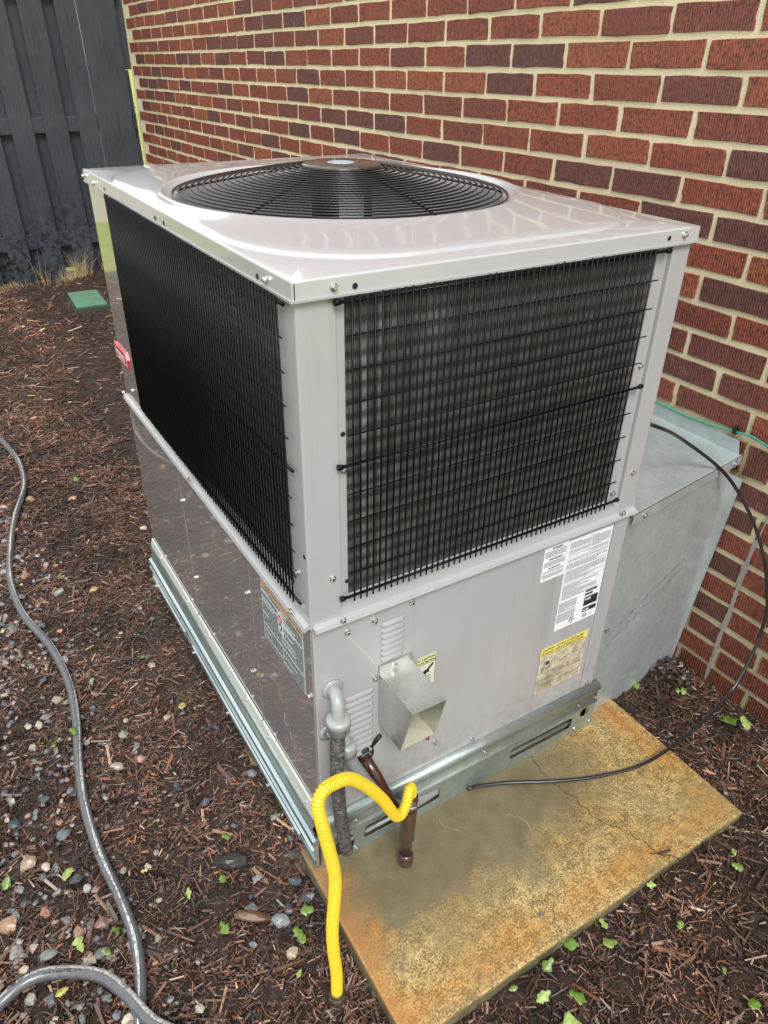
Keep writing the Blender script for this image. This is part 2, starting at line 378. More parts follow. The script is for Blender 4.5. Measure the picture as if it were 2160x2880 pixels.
ST = [(-.165,.645,.016,(.42,.34,.24),'tan oval stone midway between hose and base rail'),(-.334,.554,.021,(.5,.43,.34),'pale cream stone beside the grey hose bend'),(-.167,.328,.014,(.11,.14,.18),'small blue-grey stone alone on mulch near the rail'),
(-.269,.541,.016,(.5,.3,.25),'pinkish stone in the gravel right of the hose'),(-.491,.413,.022,(.13,.16,.18),'blue-grey stone left of the hose in the gravel patch'),(-.581,.385,.025,(.4,.29,.2),'large tan rough stone left of the hose'),
(-.545,.349,.015,(.58,.5,.38),'cream stone just right of the large tan stone'),(-.591,.512,.022,(.06,.07,.08),'near-black stone at the left picture edge'),(-.467,.146,.020,(.28,.17,.14),'dull pink stone beside the hose above the loop'),
(-.509,.147,.021,(.36,.2,.16),'reddish stone between hose loop and gravel'),(-.639,.244,.026,(.42,.27,.17),'orange-tan large stone at the lower left edge'),(-.568,.235,.017,(.5,.24,.16),'small orange stone in the gravel at lower left'),
(-.577,.128,.020,(.24,.25,.24),'speckled grey stone just above the hose loop'),(-.635,.172,.020,(.3,.28,.26),'light grey stone left of the speckled grey one'),(-.135,-.126,.019,(.5,.40,.27),'rounded tan stone left of the yellow hose foot'),
(-.068,.009,.019,(.11,.13,.14),'dark grey stone against the pad corner'),(-.056,-.04,.019,(.05,.065,.09),'blackish blue stone beside the pad edge'),(-.104,-.037,.016,(.10,.11,.13),'small slate stone left of the blackish blue stone'),(-.131,-.052,.022,(.26,.28,.27),'flat grey-green stone next to the bark lump'),
(-.468,-.077,.018,(.6,.57,.46),'pale cream stone below the hose loop'),(-.476,.243,.014,(.45,.45,.42),'small white-grey stone left of the hose'),(-.129,2.075,.026,(.5,.33,.17),'orange oval stone on bare mulch mid-left'),(-.29,2.166,.024,(.42,.28,.16),'tan stone touching the hose at its first bend'),
(-.394,2.153,.024,(.5,.32,.27),'pink stone near the left picture edge'),(.063,1.691,.018,(.55,.48,.38),'white stone lying beside the galvanised side panel'),(-.203,1.367,.022,(.5,.33,.18),'orange-tan stone right of the hose')]
for i, (x, y, r_, c, lb) in enumerate(ST): stone(x, y, r_*.9, tuple(q*.78 for q in c), lb, random.uniform(.55, .75), i)
BARKM = tint_mat('bark_lump', .5, .3, .9, (60, 200, 200), .004)
for (x, y, r_, c, lb) in [(-.178, -.014, .032, (.12, .055, .022), 'rounded reddish brown bark lump near the pad corner'), (-.168, .131, .036, (.018, .014, .012), 'black split piece of bark standing up from the mulch')]:
    v, f = stone_variant(900+int(r_*1000), 2, .6); v = v*np.array([1.25, .6, .8])
    o = link('bark_lump', quads_mesh('bark_lump', v*r_, f, BARKM, np.repeat(np.array(c)[None], len(v), 0)), None, (x, y, float(gz(x, y))+.014), (0, .15, random.uniform(-.9, .4))); tag(o, lb, 'bark')

# ------------------------------------------------------------------ brick wall
WP = (1.39221, 5.53347, 0); WROT = (0, 0, math.atan2(-1, -.0078))
wall = empty('brick_wall', WP, WROT, 'red brick house wall with cream mortar behind the air conditioner', 'wall')
BW, BH, PX, PZ, ZJ = .2350, .0632, .248, .07643, 1.55396
def brick_shader(name, use_attr):
    m = mat(name, (.2, .06, .04), .62, 0, .12, .25); t = NT(m)
    if use_attr: a = t.new('Attribute'); a.attribute_name = 'rnd'; rnd = a.outputs['Fac']
    else: rnd = t.new('ObjectInfo').outputs['Random']
    base = t.ramp(rnd, [(0, (.155, .058, .052)), (.14, (.19, .062, .052)), (.3, (.26, .066, .044)), (.55, (.32, .074, .042)), (.76, (.35, .082, .043)), (.9, (.37, .095, .046)), (1, (.42, .115, .048))])
    geo = t.new('NewGeometry').outputs['Position']
    n1 = t.noise(45, 6, .7, geo); n2 = t.noise(4, 4, .6, geo); n3 = t.noise(170, 3, .6, geo)
    c = t.mix(t.ramp(t.noise(110, 5, .7, geo), [(.38, .8), (.56, 0)]), base, (.04, .014, .011))
    c = t.mix(t.ramp(n3, [(.62, 0), (.75, .45)]), c, (.30, .14, .10))
    c = t.mix(t.ramp(t.noise(1.6, 5, .7, geo), [(.4, 0), (.7, .2)]), c, (.10, .045, .03)); c = t.mix(t.math('MULTIPLY', t.ramp(t.noise(9, 6, .75, geo), [(.60, 0), (.70, .5)]), t.ramp(n1, [(.45, 0), (.6, 1)])), c, (.42, .30, .24))
    z = t.sep(geo)[2]
    wet = t.math('MULTIPLY', t.mr(z, .75, -.1, 0, 1), t.ramp(n2, [(.3, .5), (.6, 1)]))
    c = t.mix(t.math('MULTIPLY', wet, .45), c, (.055, .028, .012))
    moss = t.math('MULTIPLY', t.ramp(t.noise(7, 5, .7, geo), [(.56, 0), (.7, .7)]), t.mr(z, .45, .1, 0, 1))
    c = t.mix(moss, c, (.09, .085, .015)); t.col(c)
    wv = t.new('TexWave', wave_type='BANDS', bands_direction='Y'); wv.inputs['Scale'].default_value = 42; wv.inputs['Distortion'].default_value = 1.6; wv.inputs['Detail'].default_value = 3
    wv.inputs['Detail Scale'].default_value = 1.2
    t.L(t.map((1, 1, .22), src=geo), wv.inputs['Vector'])
    h = t.math('ADD', t.math('MULTIPLY', wv.outputs['Fac'], .7), t.math('MULTIPLY', n1, 1.1)); t.bump(h, .85, .0035)
    t.rgh(t.ramp(n1, [(.3, .45), (.7, .8)])); return m
BRICK1, BRICK2 = brick_shader('fired_brick', False), brick_shader('fired_brick_far', True)
MORT = mat('mortar', (.55, .48, .31), .85); t = NT(MORT)
geo = t.new('NewGeometry').outputs['Position']; n = t.noise(220, 5, .7, geo)
c = t.mix(t.ramp(n, [(.35, .5), (.6, 0)]), (.82, .72, .48), (.58, .49, .31)); z = t.sep(geo)[2]
c = t.mix(t.math('MULTIPLY', t.mr(z, .9, -.05, 0, 1), .62), c, (.20, .17, .085))
c = t.mix(t.math('MULTIPLY', t.ramp(t.noise(5, 4, .6, geo), [(.5, 0), (.7, .5)]), t.mr(z, .95, .3, .25, 1)), c, (.20, .21, .07)); t.col(c); t.bump(n, .8, .004)
S0, S1 = -.30, 7.1
mo = MB(); mo.box((S0, .0035, -.2), (S1, .12, 3.1)); mo.build('mortar', MORT, wall)
def brick_mesh(seed, w=BW, h=BH):
    rg = np.random.default_rng(seed); n = 16; pts = []
    for i in range(16):
        s_ = i/16*4
        if s_ < 1: p = (-1+2*s_, -1)
        elif s_ < 2: p = (1, -1+2*(s_-1))
        elif s_ < 3: p = (1-2*(s_-2), 1)
        else: p = (-1, 1-2*(s_-3))
        pts.append(p)
    front = []; back = []
    for p in pts:
        j = rg.normal(0, .0013, 2)
        front.append((p[0]*(w/2-.0022)+j[0], rg.normal(0, .0004), p[1]*(h/2-.0022)+j[1])); back.append((p[0]*w/2+j[0], .006, p[1]*h/2+j[1]))
    V = front+back; F = [tuple(range(16))]+[(i+16, (i+1) % 16+16, (i+1) % 16, i) for i in range(16)]
    return V, F
BV = [brick_mesh(s) for s in range(8)]; BM = []
for v, f in BV: b = MB(); b.add(v, f); BM.append(b.mesh('brick', BRICK1))
slots = []
k = 0
z = ZJ
rows = []
for i in range(-19, 11): rows.append((ZJ-(i+.5)*PZ, 0 if i % 2 == 0 else .5))
for i, (za, zb) in enumerate([(.600, .518), (.518, .436), (.436, .359), (.359, .278), (.278, .201), (.201, .122), (.122, .043), (.043, -.031), (-.031, -.108)]):
    rows.append(((za+zb)/2, None if False else ('L', i % 2)))
for zc, ph in rows:
    if isinstance(ph, tuple): s_ = 5.432-.125*(1 if ph[1] == 1 else 0)-.248*26
    else: s_ = ph*PX-.248*4
    while s_ < S1:
        c_ = s_+PX/2
        if S0+.11 < c_ < S1-.12: slots.append((c_, zc, 0))
        s_ += PX
def to_world(s_, zc): return Vector(WP)+Matrix.Rotation(WROT[2], 3, 'Z')@Vector((s_, 0, zc))
def vis(p):
    d = p-cam_pos; zz = d.dot(fwd)
    if zz < .1: return -1
    X = d.dot(r2)/zz*25.969/13.5; Y = d.dot(u2)/zz*25.969/18
    sc_ = 1/zz/zz
    if abs(X) > 1.06 or abs(Y) > 1.04: return sc_*.001
    # hidden behind the unit or the fence
    hid = 0 if not (X < .82 and Y < .62 and Y < .55-.0*X and p.z < 1.05) else .9
    return sc_*(1-hid)
slots.sort(key=lambda q: -vis(to_world(q[0], q[1])))
stuff = MB(); rn = []
for i, (c_, zc, _) in enumerate(slots):
    dx, dz = random.gauss(0, .0015), random.gauss(0, .0009)
    if i < 290:
        o = link('brick', BM[random.randrange(8)], wall, (c_+dx, random.uniform(-.0008, .0012), zc+dz), (0, random.gauss(0, .004), 0))
    else:
        v, f = BV[random.randrange(8)]; stuff.add([(p[0]+c_+dx, p[1], p[2]+zc+dz) for p in v], f); rn += [random.random()]*len(f)
# rowlock course: bricks laid on their long narrow edge, ends showing
n = 0
s_ = 5.4675-.0853*66
while s_ < S1-.05:
    c_ = s_+.0426
    if c_ > S0+.05:
        v, f = brick_mesh(500+n, .0735, .089)
        if c_ > 5.3 and n < 200 and c_ < 5.95:
            b = MB(); b.add(v, f); o = b.build('brick', BRICK1, wall, (c_, random.uniform(-.002, .001), .654))
        else: stuff.add([(p[0]+c_, p[1], p[2]+.654) for p in v], f); rn += [random.random()]*len(f)
    s_ += .0853; n += 1
so = stuff.build('bricks_beyond', BRICK2, wall); tag(so, kind='stuff')
at = so.data.attributes.new('rnd', 'FLOAT', 'FACE'); at.data.foreach_set('value', rn)
# vertical caulk line, low on the wall
CAULK = mat('caulk', (.30, .26, .25), .8); NT(CAULK)
cp = [(5.58, .53), (5.572, .46), (5.563, .40), (5.561, .34), (5.558, .27), (5.556, .2), (5.551, .12), (5.549, .03), (5.546, -.06), (5.543, -.13)]
b = MB()
pp = resample(cat_rom([(a, -.001, c_) for a, c_ in cp], 4), .012)
for i in range(len(pp)-1):
    w0, w1 = [.0035+.003*abs(math.sin(j*1.7)+.6*math.sin(j*.9)) for j in (i, i+1)]
    if pp[i].z > .45: w0 *= .4; w1 *= .4
    a, c_ = pp[i], pp[i+1]; b.add([(a.x-w0, -.0015, a.z), (a.x+w0, -.0015, a.z), (c_.x+w1, -.0015, c_.z), (c_.x-w1, -.0015, c_.z), (a.x-w0, .005, a.z), (a.x+w0, .005, a.z), (c_.x+w1, .005, c_.z), (c_.x-w1, .005, c_.z)], [(0, 1, 2, 3)[::-1], (0, 3, 7, 4), (1, 5, 6, 2)])
b.build('caulk_line', CAULK, wall)
# teal wire along the wall
TEAL = mat('teal_wire_sheath', (.02, .30, .22), .35, 0, .4)
def wpt(s_, off_, z): return tuple(to_world(s_, z)+Matrix.Rotation(WROT[2], 3, 'Z')@Vector((0, -off_, 0)))
b = MB(); b.tube(cat_rom([wpt(*p) for p in [(4.6, .006, .705), (5.0, .007, .706), (5.17, .008, .709), (5.26, .009, .707), (5.363, .010, .712), (5.425, .008, .721), (5.474, .009, .727), (5.527, .010, .718), (5.62, .014, .695), (5.9, .012, .69), (6.6, .012, .69)]], 8), .0029, 8)
w_ = b.build('ground_wire', TEAL); tag(w_, 'thin teal green wire clipped along the brick wall above the duct', 'wire')
b = MB(); b.box((-.006, -.014, -.007), (.006, .0, .007), .002); b.box((-.002, -.008, .005), (.002, .0, .018)); c_ = b.build('cable_clip', RUBBER, None, wpt(5.425, .0, .721), WROT); tag(c_, 'small black clip holding the teal wire to the brick', 'clip')

# ------------------------------------------------------------------ fence
FM = mat('charcoal_stain', (.028, .032, .037), .5, 0, .15, .3); t = NT(FM)
g = t.noise(1, 6, .65, t.map((60, 60, 3))); sp = t.noise(26, 5, .7); z = t.sep(t.new('NewGeometry').outputs['Position'])[2]
c = t.mix(t.ramp(g, [(.35, .5), (.7, 0)]), (.040, .048, .060), (.020, .024, .030))
wetm = t.math('MULTIPLY', t.ramp(sp, [(.5, 0), (.56, 1)]), t.mr(z, .75, .25, 0, .9)); c = t.mix(wetm, c, (.006, .006, .007)); c = t.mix(t.ramp(t.noise(2.2, 4, .6), [(.45, 0), (.7, .4)]), c, (.075, .085, .10)); t.col(c); t.bump(g, .8, .005)
t.rgh(t.ramp(sp, [(.4, .6), (.6, .35)]))
fence = empty('wooden_fence', (.018, 5.80, 0), (0, R(-1.0), 0), 'charcoal stained board-on-board wooden fence at the far end', 'fence')
def board(x0, x1, y0, y1, z0=-.02, z1=2.35):
    b = MB(); b.box((x0, y0, z0), (x1, y1, z1), .003); return b.build('fence_board', FM, fence)
FX = [(.425, .582, .02), (.664, .830, -.01), (.912, 1.062, .03), (1.066, 1.222, .03), (.18, .340, .03), (-.07, .095, .0), (-.318, -.15, .03)]
for x0, x1, z0 in FX: board(x0, x1, -.022, -.002, z0-.09)
board(1.226, 1.345, -.014, .006, -.03)
for x0, x1 in [(.555, .69), (.80, .935), (.31, .45), (.065, .205), (-.18, -.045)]: board(x0, x1, .045, .063, -.07 if x0 != .555 else .09)
board(1.325, 1.425, .050, .066, 1.50)  # board added to close the gap against bright sky above the lawn
board(1.325, 1.386, .050, .066, -.06, 1.497)
for z0, z1 in [(.272, .382), (1.095, 1.2), (1.955, 2.06)]:
    b = MB(); b.box((-.33, .0, z0), (1.375, .040, z1), .003); b.build('fence_rail', FM, fence)
b = MB(); b.tube(cat_rom([(1.37, -.03, 1.245), (1.345, -.035, 1.23), (1.335, -.03, 1.18), (1.338, -.03, 1.12)], 5), .004, 6); b.build('hook', RUBBER, fence)
# dry grass tufts at the fence foot
GRS = mat('dry_grass', (.42, .32, .16), .8)
b = MB()
for cx, cy, nn, hh in [(.70, 5.72, 70, .20), (.62, 5.70, 40, .12), (.42, 5.68, 10, .22), (.52, 5.6, 8, .12), (.98, 5.7, 14, .13), (.2, 5.7, 30, .06), (.05, 5.66, 40, .05)]:
    for _ in range(nn):
        x = random.gauss(cx, .05); y = random.gauss(cy, .03); a = random.uniform(0, 6.3); l = hh*random.uniform(.5, 1.2); bend = random.uniform(.2, .9)
        g0 = float(gz(x, y)); p = [Vector((x, y, g0))]
        for k in range(1, 5): p.append(p[-1]+Vector((math.cos(a)*bend*k*.28, math.sin(a)*bend*k*.15-.05, 1-.3*k*bend)).normalized()*l/4)
        w = .0016
        b.add([tuple(q+Vector((sx*w*(1-.2*i), 0, 0))) for i, q in enumerate(p) for sx in (-1, 1)], [(2*i, 2*i+1, 2*i+3, 2*i+2) for i in range(4)])
tag(b.build('dry_grass', GRS), 'dry straw coloured grass tuft growing through the fence foot', 'grass', kind='stuff')
# green valve box
VB = mat('green_plastic', (.10, .22, .14), .5); t = NT(VB); t.col(t.mix(t.ramp(t.noise(9, 5), [(.4, 0), (.7, .6)]), (.125, .27, .175), (.09, .17, .11)))
vb = empty('valve_box', (.60, 5.12, float(gz(.6, 5.12))), (0, 0, R(-3)), 'green plastic valve box lid sunk in mulch near the fence', 'valve box')
b = MB(); b.box((-.105, -.215, .012), (.115, .22, .028), .004); b.build('lid', VB, vb)
b = MB(); b.box((-.125, -.235, -.06), (.135, .24, .012), .004); b.build('box_body', mat('dark_green_plastic', (.03, .06, .045), .6), vb)
b = MB(); b.box((-.12, .25, .0), (.14, .36, .014), .004); b.build('rear_rim', VB, vb)

# neighbour's house, outside the frame but mirrored in the side of the unit
TAN = mat('tan_brick', (.42, .30, .20), .8); t = NT(TAN); bt = t.new('TexBrick'); bt.inputs['Scale'].default_value = 4; bt.inputs['Color1'].default_value = (.45, .30, .2, 1); bt.inputs['Color2'].default_value = (.36, .24, .16, 1); bt.inputs['Mortar'].default_value = (.5, .45, .38, 1)
t.L(t.map((1, 1, 1), src=t.co), bt.inputs['Vector']); t.L(bt.outputs['Color'], t.b.inputs['Base Color'])
hs = empty('neighbour_house', (-4.6, 9.6, -.19), (0, 0, 0), 'tan brick house beyond the lawn, seen only as a reflection', 'house')
b = MB(); b.box((-6, 0, 0), (3.4, 6, 3.0)); b.build('wall', TAN, hs)
b = MB(); b.prism([(-.5, 3.002), (6.5, 3.002), (3, 5)], 0, -6.4, 3.8); b.build('roof', mat('grey_shingle', (.09, .085, .08), .85), hs)
for x0 in (-4.5, -1.5, 1.2):
    b = MB(); b.box((x0, -.05, .9), (x0+1.1, -.002, 2.3)); wf = b.build('window', mat('white_trim', (.7, .7, .68), .5), hs); b = MB(); b.box((x0+.07, -.06, .97), (x0+1.03, -.052, 2.23)); b.build('pane', mat('window_glass', (.05, .06, .07), .05, 0, 1, .02), wf)

# ------------------------------------------------------------------ concrete pad
PADM = mat('rust_stained_concrete', (.3, .25, .15), .5, 0, .3, .25); t = NT(PADM)
x, y, z = t.sep(); big = t.noise(3.3, 5, .6); med = t.noise(14, 6, .7); fine = t.noise(130, 5, .75); sp2 = t.noise(230, 3, .7); bl = t.noise(38, 5, .7)
df = t.math('ADD', y, .413); dl = t.math('ADD', x, .031); dr = t.math('SUBTRACT', .954, x)
edge = t.math('MINIMUM', t.math('MINIMUM', df, dl), dr)
yy = t.math('ADD', df, t.math('MULTIPLY', t.math('SUBTRACT', big, .5), .42)); yy = t.math('ADD', yy, t.math('MULTIPLY', t.math('SUBTRACT', med, .5), .12))
damp = t.math('MULTIPLY', t.mr(yy, .14, .24), t.mr(t.math('ADD', x, t.math('MULTIPLY', t.math('SUBTRACT', big, .5), .3)), .80, .60))
spk = t.ramp(t.math('ADD', t.math('MULTIPLY', sp2, .6), t.math('MULTIPLY', bl, .4)), [(.43, 0), (.56, 1)])
dry = t.mix(spk, (.15, .105, .035), (.60, .44, .19)); dry = t.mix(t.ramp(t.noise(7, 4, .6, t.map((1, 1, 1), (1, 5, 0))), [(.42, 0), (.66, .75)]), dry, t.mix(spk, (.16, .085, .02), (.50, .30, .08))); dry = t.mix(t.ramp(fine, [(.38, .6), (.55, 0)]), dry, (.09, .06, .02))
dry = t.mix(t.ramp(t.noise(5, 4, .6, t.map((1, 1, 1), (7, 3, 0))), [(.45, 0), (.65, .65)]), dry, (.22, .165, .07))
dmpc = t.mix(t.ramp(med, [(.35, 0), (.7, 1)]), (.125, .105, .058), (.205, .175, .098)); dmpc = t.mix(t.ramp(t.noise(4, 3, .5, t.map((1, 1, 1), (2, 9, 0))), [(.45, 0), (.7, .6)]), dmpc, (.13, .095, .04))
dmpc = t.mix(t.ramp(sp2, [(.35, .35), (.6, 0)]), dmpc, (.10, .075, .03)); c = t.mix(damp, dry, dmpc)
ee = t.math('ADD', edge, t.math('MULTIPLY', t.math('SUBTRACT', med, .5), .10))
rust = t.math('MULTIPLY', t.mr(t.math('ABSOLUTE', t.math('SUBTRACT', ee, .045)), .055, .008), t.ramp(t.noise(6, 4, .7, t.map((1, 1, 1), (4, 1, 0))), [(.38, .1), (.6, .95)]))
c = t.mix(t.math('MULTIPLY', rust, .66), c, t.mix(spk, (.26, .10, .018), (.52, .24, .045)))
c = t.mix(t.math('MULTIPLY', t.mr(dl, .05, .012), t.mr(t.math('ADD', y, t.math('MULTIPLY', med, .1)), .06, -.1, .1, .6)), c, (.38, .16, .03))
rr_ = t.math('SUBTRACT', 1, t.mr(t.math('ABSOLUTE', t.math('SUBTRACT', t.math('ADD', dr, t.math('MULTIPLY', med, .02)), .05)), 0, .011), clamp=True)
c = t.mix(t.math('MULTIPLY', rr_, t.mr(y, -.25, .05, 0, .8)), c, (.26, .07, .02))
c = t.mix(t.math('MULTIPLY', t.mr(z, -.0015, -.008), .92), c, t.mix(t.ramp(med, [(.4, 0), (.6, 1)]), (.10, .095, .05), (.20, .18, .10))); t.col(c)
t.rgh(t.ramp(med, [(.3, .3), (.7, .6)])); t.bump(t.math('ADD', t.math('MULTIPLY', sp2, .5), fine), .45, .003)
pad = empty('concrete_pad', (0, 0, 0), TILT, 'wet rust stained concrete pad under the air conditioner', 'pad')
b = MB(); b.box((PADX0, PADY0, -.11), (PADX1, PADY1, 0), .007); b.build('slab', PADM, pad)
CRK = mat('crack', (.035, .028, .015), .9)
def ribbon(pts, w, mt, name, par, zz=.0006, jit=.003):
    P = resample([(a, c_, zz) for a, c_ in pts], .012); b = MB(); n = len(P); V = []
    for i, p in enumerate(P):
        tt = (P[min(i+1, n-1)]-P[max(i-1, 0)]).normalized(); s_ = Vector((-tt.y, tt.x, 0)); p = p+s_*random.gauss(0, jit)
        ww = w*random.uniform(.3, 1.3)*(.3 if i in (0, n-1) else 1); V += [tuple(p+s_*ww), tuple(p-s_*ww)]
    b.add(V, [(2*i+1, 2*i+3, 2*i+2, 2*i) for i in range(n-1)]); return b.build(name, mt, par)
ribbon([(.6134, -.002), (.6096, -.0531), (.6059, -.1021), (.6204, -.1641), (.6247, -.2333), (.6501, -.2786), (.6701, -.3272), (.6896, -.4)], .0009, CRK, 'crack', pad)
ribbon([(.3859, -.3443), (.3654, -.3743), (.3577, -.4046)], .0008, CRK, 'crack', pad)
EFF = mat('lime_trace', (.30, .26, .16), .7)
ribbon([(.4401, -.1158), (.4671, -.128), (.4726, -.1654), (.4738, -.2066)], .0011, EFF, 'lime_trace', pad)
ribbon([(.2972, -.0383), (.2971, -.0683), (.3177, -.088), (.321, -.112)], .0009, EFF, 'lime_trace', pad)

# ------------------------------------------------------------------ the packaged air conditioner
W, D, H = .8187, 1.228, 1.3175
ZB, ZC = .700, .155
unit = empty('air_conditioner', (0, 0, 0), TILT, 'large grey packaged air conditioner with black wire coil guards and a domed fan guard', 'air conditioner')
FRAME_R = Matrix(((1, 0, 0), (0, 0, -1), (0, 1, 0)))          # x right, y up, normal -Y
FRAME_L = Matrix(((0, 0, -1), (-1, 0, 0), (0, 1, 0)))         # seen from -X
def fr(side, u_, v_, out=0): return (u_, -out, v_) if side == 'R' else (-out, u_, v_)
ROT = {'R': FRAME_R.to_euler(), 'L': FRAME_L.to_euler()}
# cabinet: inner core, corner posts, lower panels
b = MB(); b.box((.03, .03, ZC), (W-.02, D-.02, .80)); b.box((.03, D-.03, .8), (W-.02, D-.02, H-.03)); b.box((.05, .05, 1.14), (.06, .06, 1.15)); b.build('inner_cabinet', DARK, unit)
b = MB(); b.box((W-.028, .02, ZC), (W-.004, D-.003, H-.004)); b.box((.01, D-.02, ZC), (W-.03, D, H-.004)); b.build('rear_panel', PAINT, unit)
def post(x0, x1, y0, y1, z0, z1, name='corner_post', mt=PAINT):
    b = MB(); b.box((x0, y0, z0), (x1, y1, z1), .003); return b.build(name, mt, unit)
post(.0, .066, .0, .062, ZB-.006, H-.008)
post(W-.048, W, .0, .05, ZB, H-.008)
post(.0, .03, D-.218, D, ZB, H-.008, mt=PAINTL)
# side strips beside the coils
b = MB(); b.box((.0665, .0035, ZB+.012), (.080, .02, H-.012), .001); b.build('coil_strip', PAINT, unit)
b = MB(); b.box((W-.084, .0045, ZB+.012), (W-.064, .02, H-.012), .001); b.box((W-.0635, .009, ZB+.012), (W-.0485, .02, H-.012)); b.build('coil_strip', PAINT, unit)
b = MB(); b.box((.006, D-.230, ZB+.012), (.02, D-.2185, H-.012), .001); b.build('coil_strip', PAINT, unit)
# belt ledge (sloped flange between coil section and base section)
def belt(side, a, b_):
    prof = [(.012, ZB+.040), (.004, ZB+.036), (-.001, ZB+.006), (-.010, ZB+.002), (-.0125, ZB-.006), (-.0105, ZB-.0085), (-.004, ZB-.004), (.01, ZB-.002)]
    m_ = MB()
    if side == 'R': m_.prism([(p[0], p[1]) for p in prof], 0, a, b_)
    else: m_.prism([(p[0], p[1]) for p in prof], 1, a, b_)
    return m_.build('belt_flange', PAINT, unit, fix=True)
belt('R', .004, W+.006); belt('L', .004, D-.004)
# lower panels
def slab(x0, x1, y0, y1, z0, z1, name, mt, bev=.0025): b = MB(); b.box((x0, y0, z0), (x1, y1, z1), bev); return b.build(name, mt, unit)
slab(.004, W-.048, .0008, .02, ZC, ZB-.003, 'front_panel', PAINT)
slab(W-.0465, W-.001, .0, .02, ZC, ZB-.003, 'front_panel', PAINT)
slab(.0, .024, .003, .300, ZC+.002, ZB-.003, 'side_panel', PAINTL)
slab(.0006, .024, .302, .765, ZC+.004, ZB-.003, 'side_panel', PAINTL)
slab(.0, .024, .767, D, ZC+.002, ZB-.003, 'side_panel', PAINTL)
# light bottom hems of the side panels
HEM = mat('galvanised_hem', (.60, .62, .58), .35, .25)
for y0, y1 in [(.02, .298), (.304, .762), (.770, D-.005)]:
    b = MB(); b.prism([(-.001, ZC+.032), (-.005, ZC+.028), (-.0105, ZC+.006), (-.001, ZC+.003)], 1, y0, y1); b.build('panel_hem', HEM, unit, fix=True)

# screws
def screw_mesh(r_=.0062, hex_=.0042):
    b = MB(); b.lathe([(0, .0002), (r_, .0002), (r_, .0014), (hex_*1.0, .0022)], 14, None, False)
    b.lathe([(hex_, .0015), (hex_, .0052), (hex_*.82, .0060), (0, .0060)], 6, None, False)
    return b.mesh('screw', STEEL)
SCR = screw_mesh()
def screw(side, u_, v_, out=.0005): return link('screw', SCR, unit, fr(side, u_, v_, out), ROT[side])
for u_, v_, o_ in [(.047, .797, .0), (.060, .705, .012), (.218, .674, 0), (.134, .663, 0), (.136, .511, 0), (.300, .226, 0), (.413, .170, .0), (.792, .170, 0), (.058, 1.303, .007), (.785, 1.305, .007), (.794, .803, 0), (.745, .764, -.003), (.775, .712, .012), (.075, 1.004, -.0035), (.751, 1.056, -.005), (.075, .66, -.0005)]: screw('R', u_, v_, o_)
for u_, v_, o_ in [(1.225, 1.302, .007), (1.123, 1.298, .007), (.077, 1.302, .007), (.043, .800, 0), (.056, .707, .011), (.618, .712, .011), (.76, .574, 0), (.322, .565, 0), (.739, .336, 0), (.34, .315, 0), (1.20, .72, .011), (1.215, .84, 0), (.016, .52, 0)]: screw('L', u_, v_, o_)
for u_, v_ in [(1.118, .172), (.857, .172), (.676, .172), (.398, .172), (.255, .172), (.049, .166)]: screw('L', u_, v_, .006)
HOLE = MB(); HOLE.lathe([(0, .0001), (.0045, .0001)], 12); HOLE = HOLE.mesh('hole', DARK)
for side, u_, v_, o_ in [('R', .092, 1.300, .0075), ('R', .744, 1.303, .0075), ('R', .074, 1.068, -.003), ('R', .077, .777, -.003), ('L', .109, 1.299, .0075), ('L', .56, 1.298, .0075), ('L', .616, 1.298, .0075), ('L', 1.019, 1.298, .0075), ('L', .01, .853, .0005)]:
    link('hole', HOLE, unit, fr(side, u_, v_, o_), ROT[side])

# coils
def coil_mat(name, ax, rows=True):
    m = mat(name, (.05, .05, .05), .45, .3); t = NT(m)
    x, y, z = t.sep(); u_ = (x, y)[ax]
    fin = t.math('SINE', t.math('MULTIPLY', t.math('ADD', u_, t.math('MULTIPLY', t.math('SINE', t.math('MULTIPLY', z, 900)), .00025)), 3100))
    bands = t.math('SINE', t.math('MULTIPLY', z, 2*math.pi/.0255)); bands = t.ramp(t.math('MULTIPLY_ADD', bands, .5, .5), [(.1, .35), (.9, 1.0)])  # shading of the tube rows painted as lighter and darker bands
    shim = t.noise(1, 5, .7, t.map((90, 90, 2.2))); n2 = t.noise(25, 5, .7)  # vertical streak reflections painted into the fin colour
    lum = t.math('MULTIPLY', t.ramp(shim, [(.35, .5), (.52, .85), (.7, 1.5)]), bands)
    if ax == 0:
        worn_glint = t.math('MULTIPLY', t.mr(t.math('ADD', x, t.math('MULTIPLY', t.noise(5, 3), .25)), .42, .22), t.mr(z, .70, 1.2, .35, 1))  # bent fins at upper left: stronger reflection streaks painted into the colour
        lum = t.math('MULTIPLY', lum, t.math('MULTIPLY_ADD', worn_glint, t.ramp(shim, [(.45, 0), (.62, 1.3)]), 1))
    c = t.mix(t.math('MULTIPLY_ADD', fin, .5, .5), (.03, .031, .03), (.26, .26, .245))
    c = t.mix(1, c, lum, 'MULTIPLY'); c = t.mix(t.ramp(n2, [(.45, 0), (.75, .5)]), c, (.05, .05, .045)); t.col(c)
    t.bump(t.math('ADD', fin, t.math('MULTIPLY', bands, 1.5)), .5, .001); return m
b = MB(); b.box((.079, .012, ZB+.02), (W-.080, .045, H-.010)); b.build('condenser_coil', coil_mat('coil_front', 0), unit)
b = MB(); b.box((.014, .046, ZB+.02), (.045, D-.22, H-.010)); b.build('condenser_coil', coil_mat('coil_side', 1), unit)

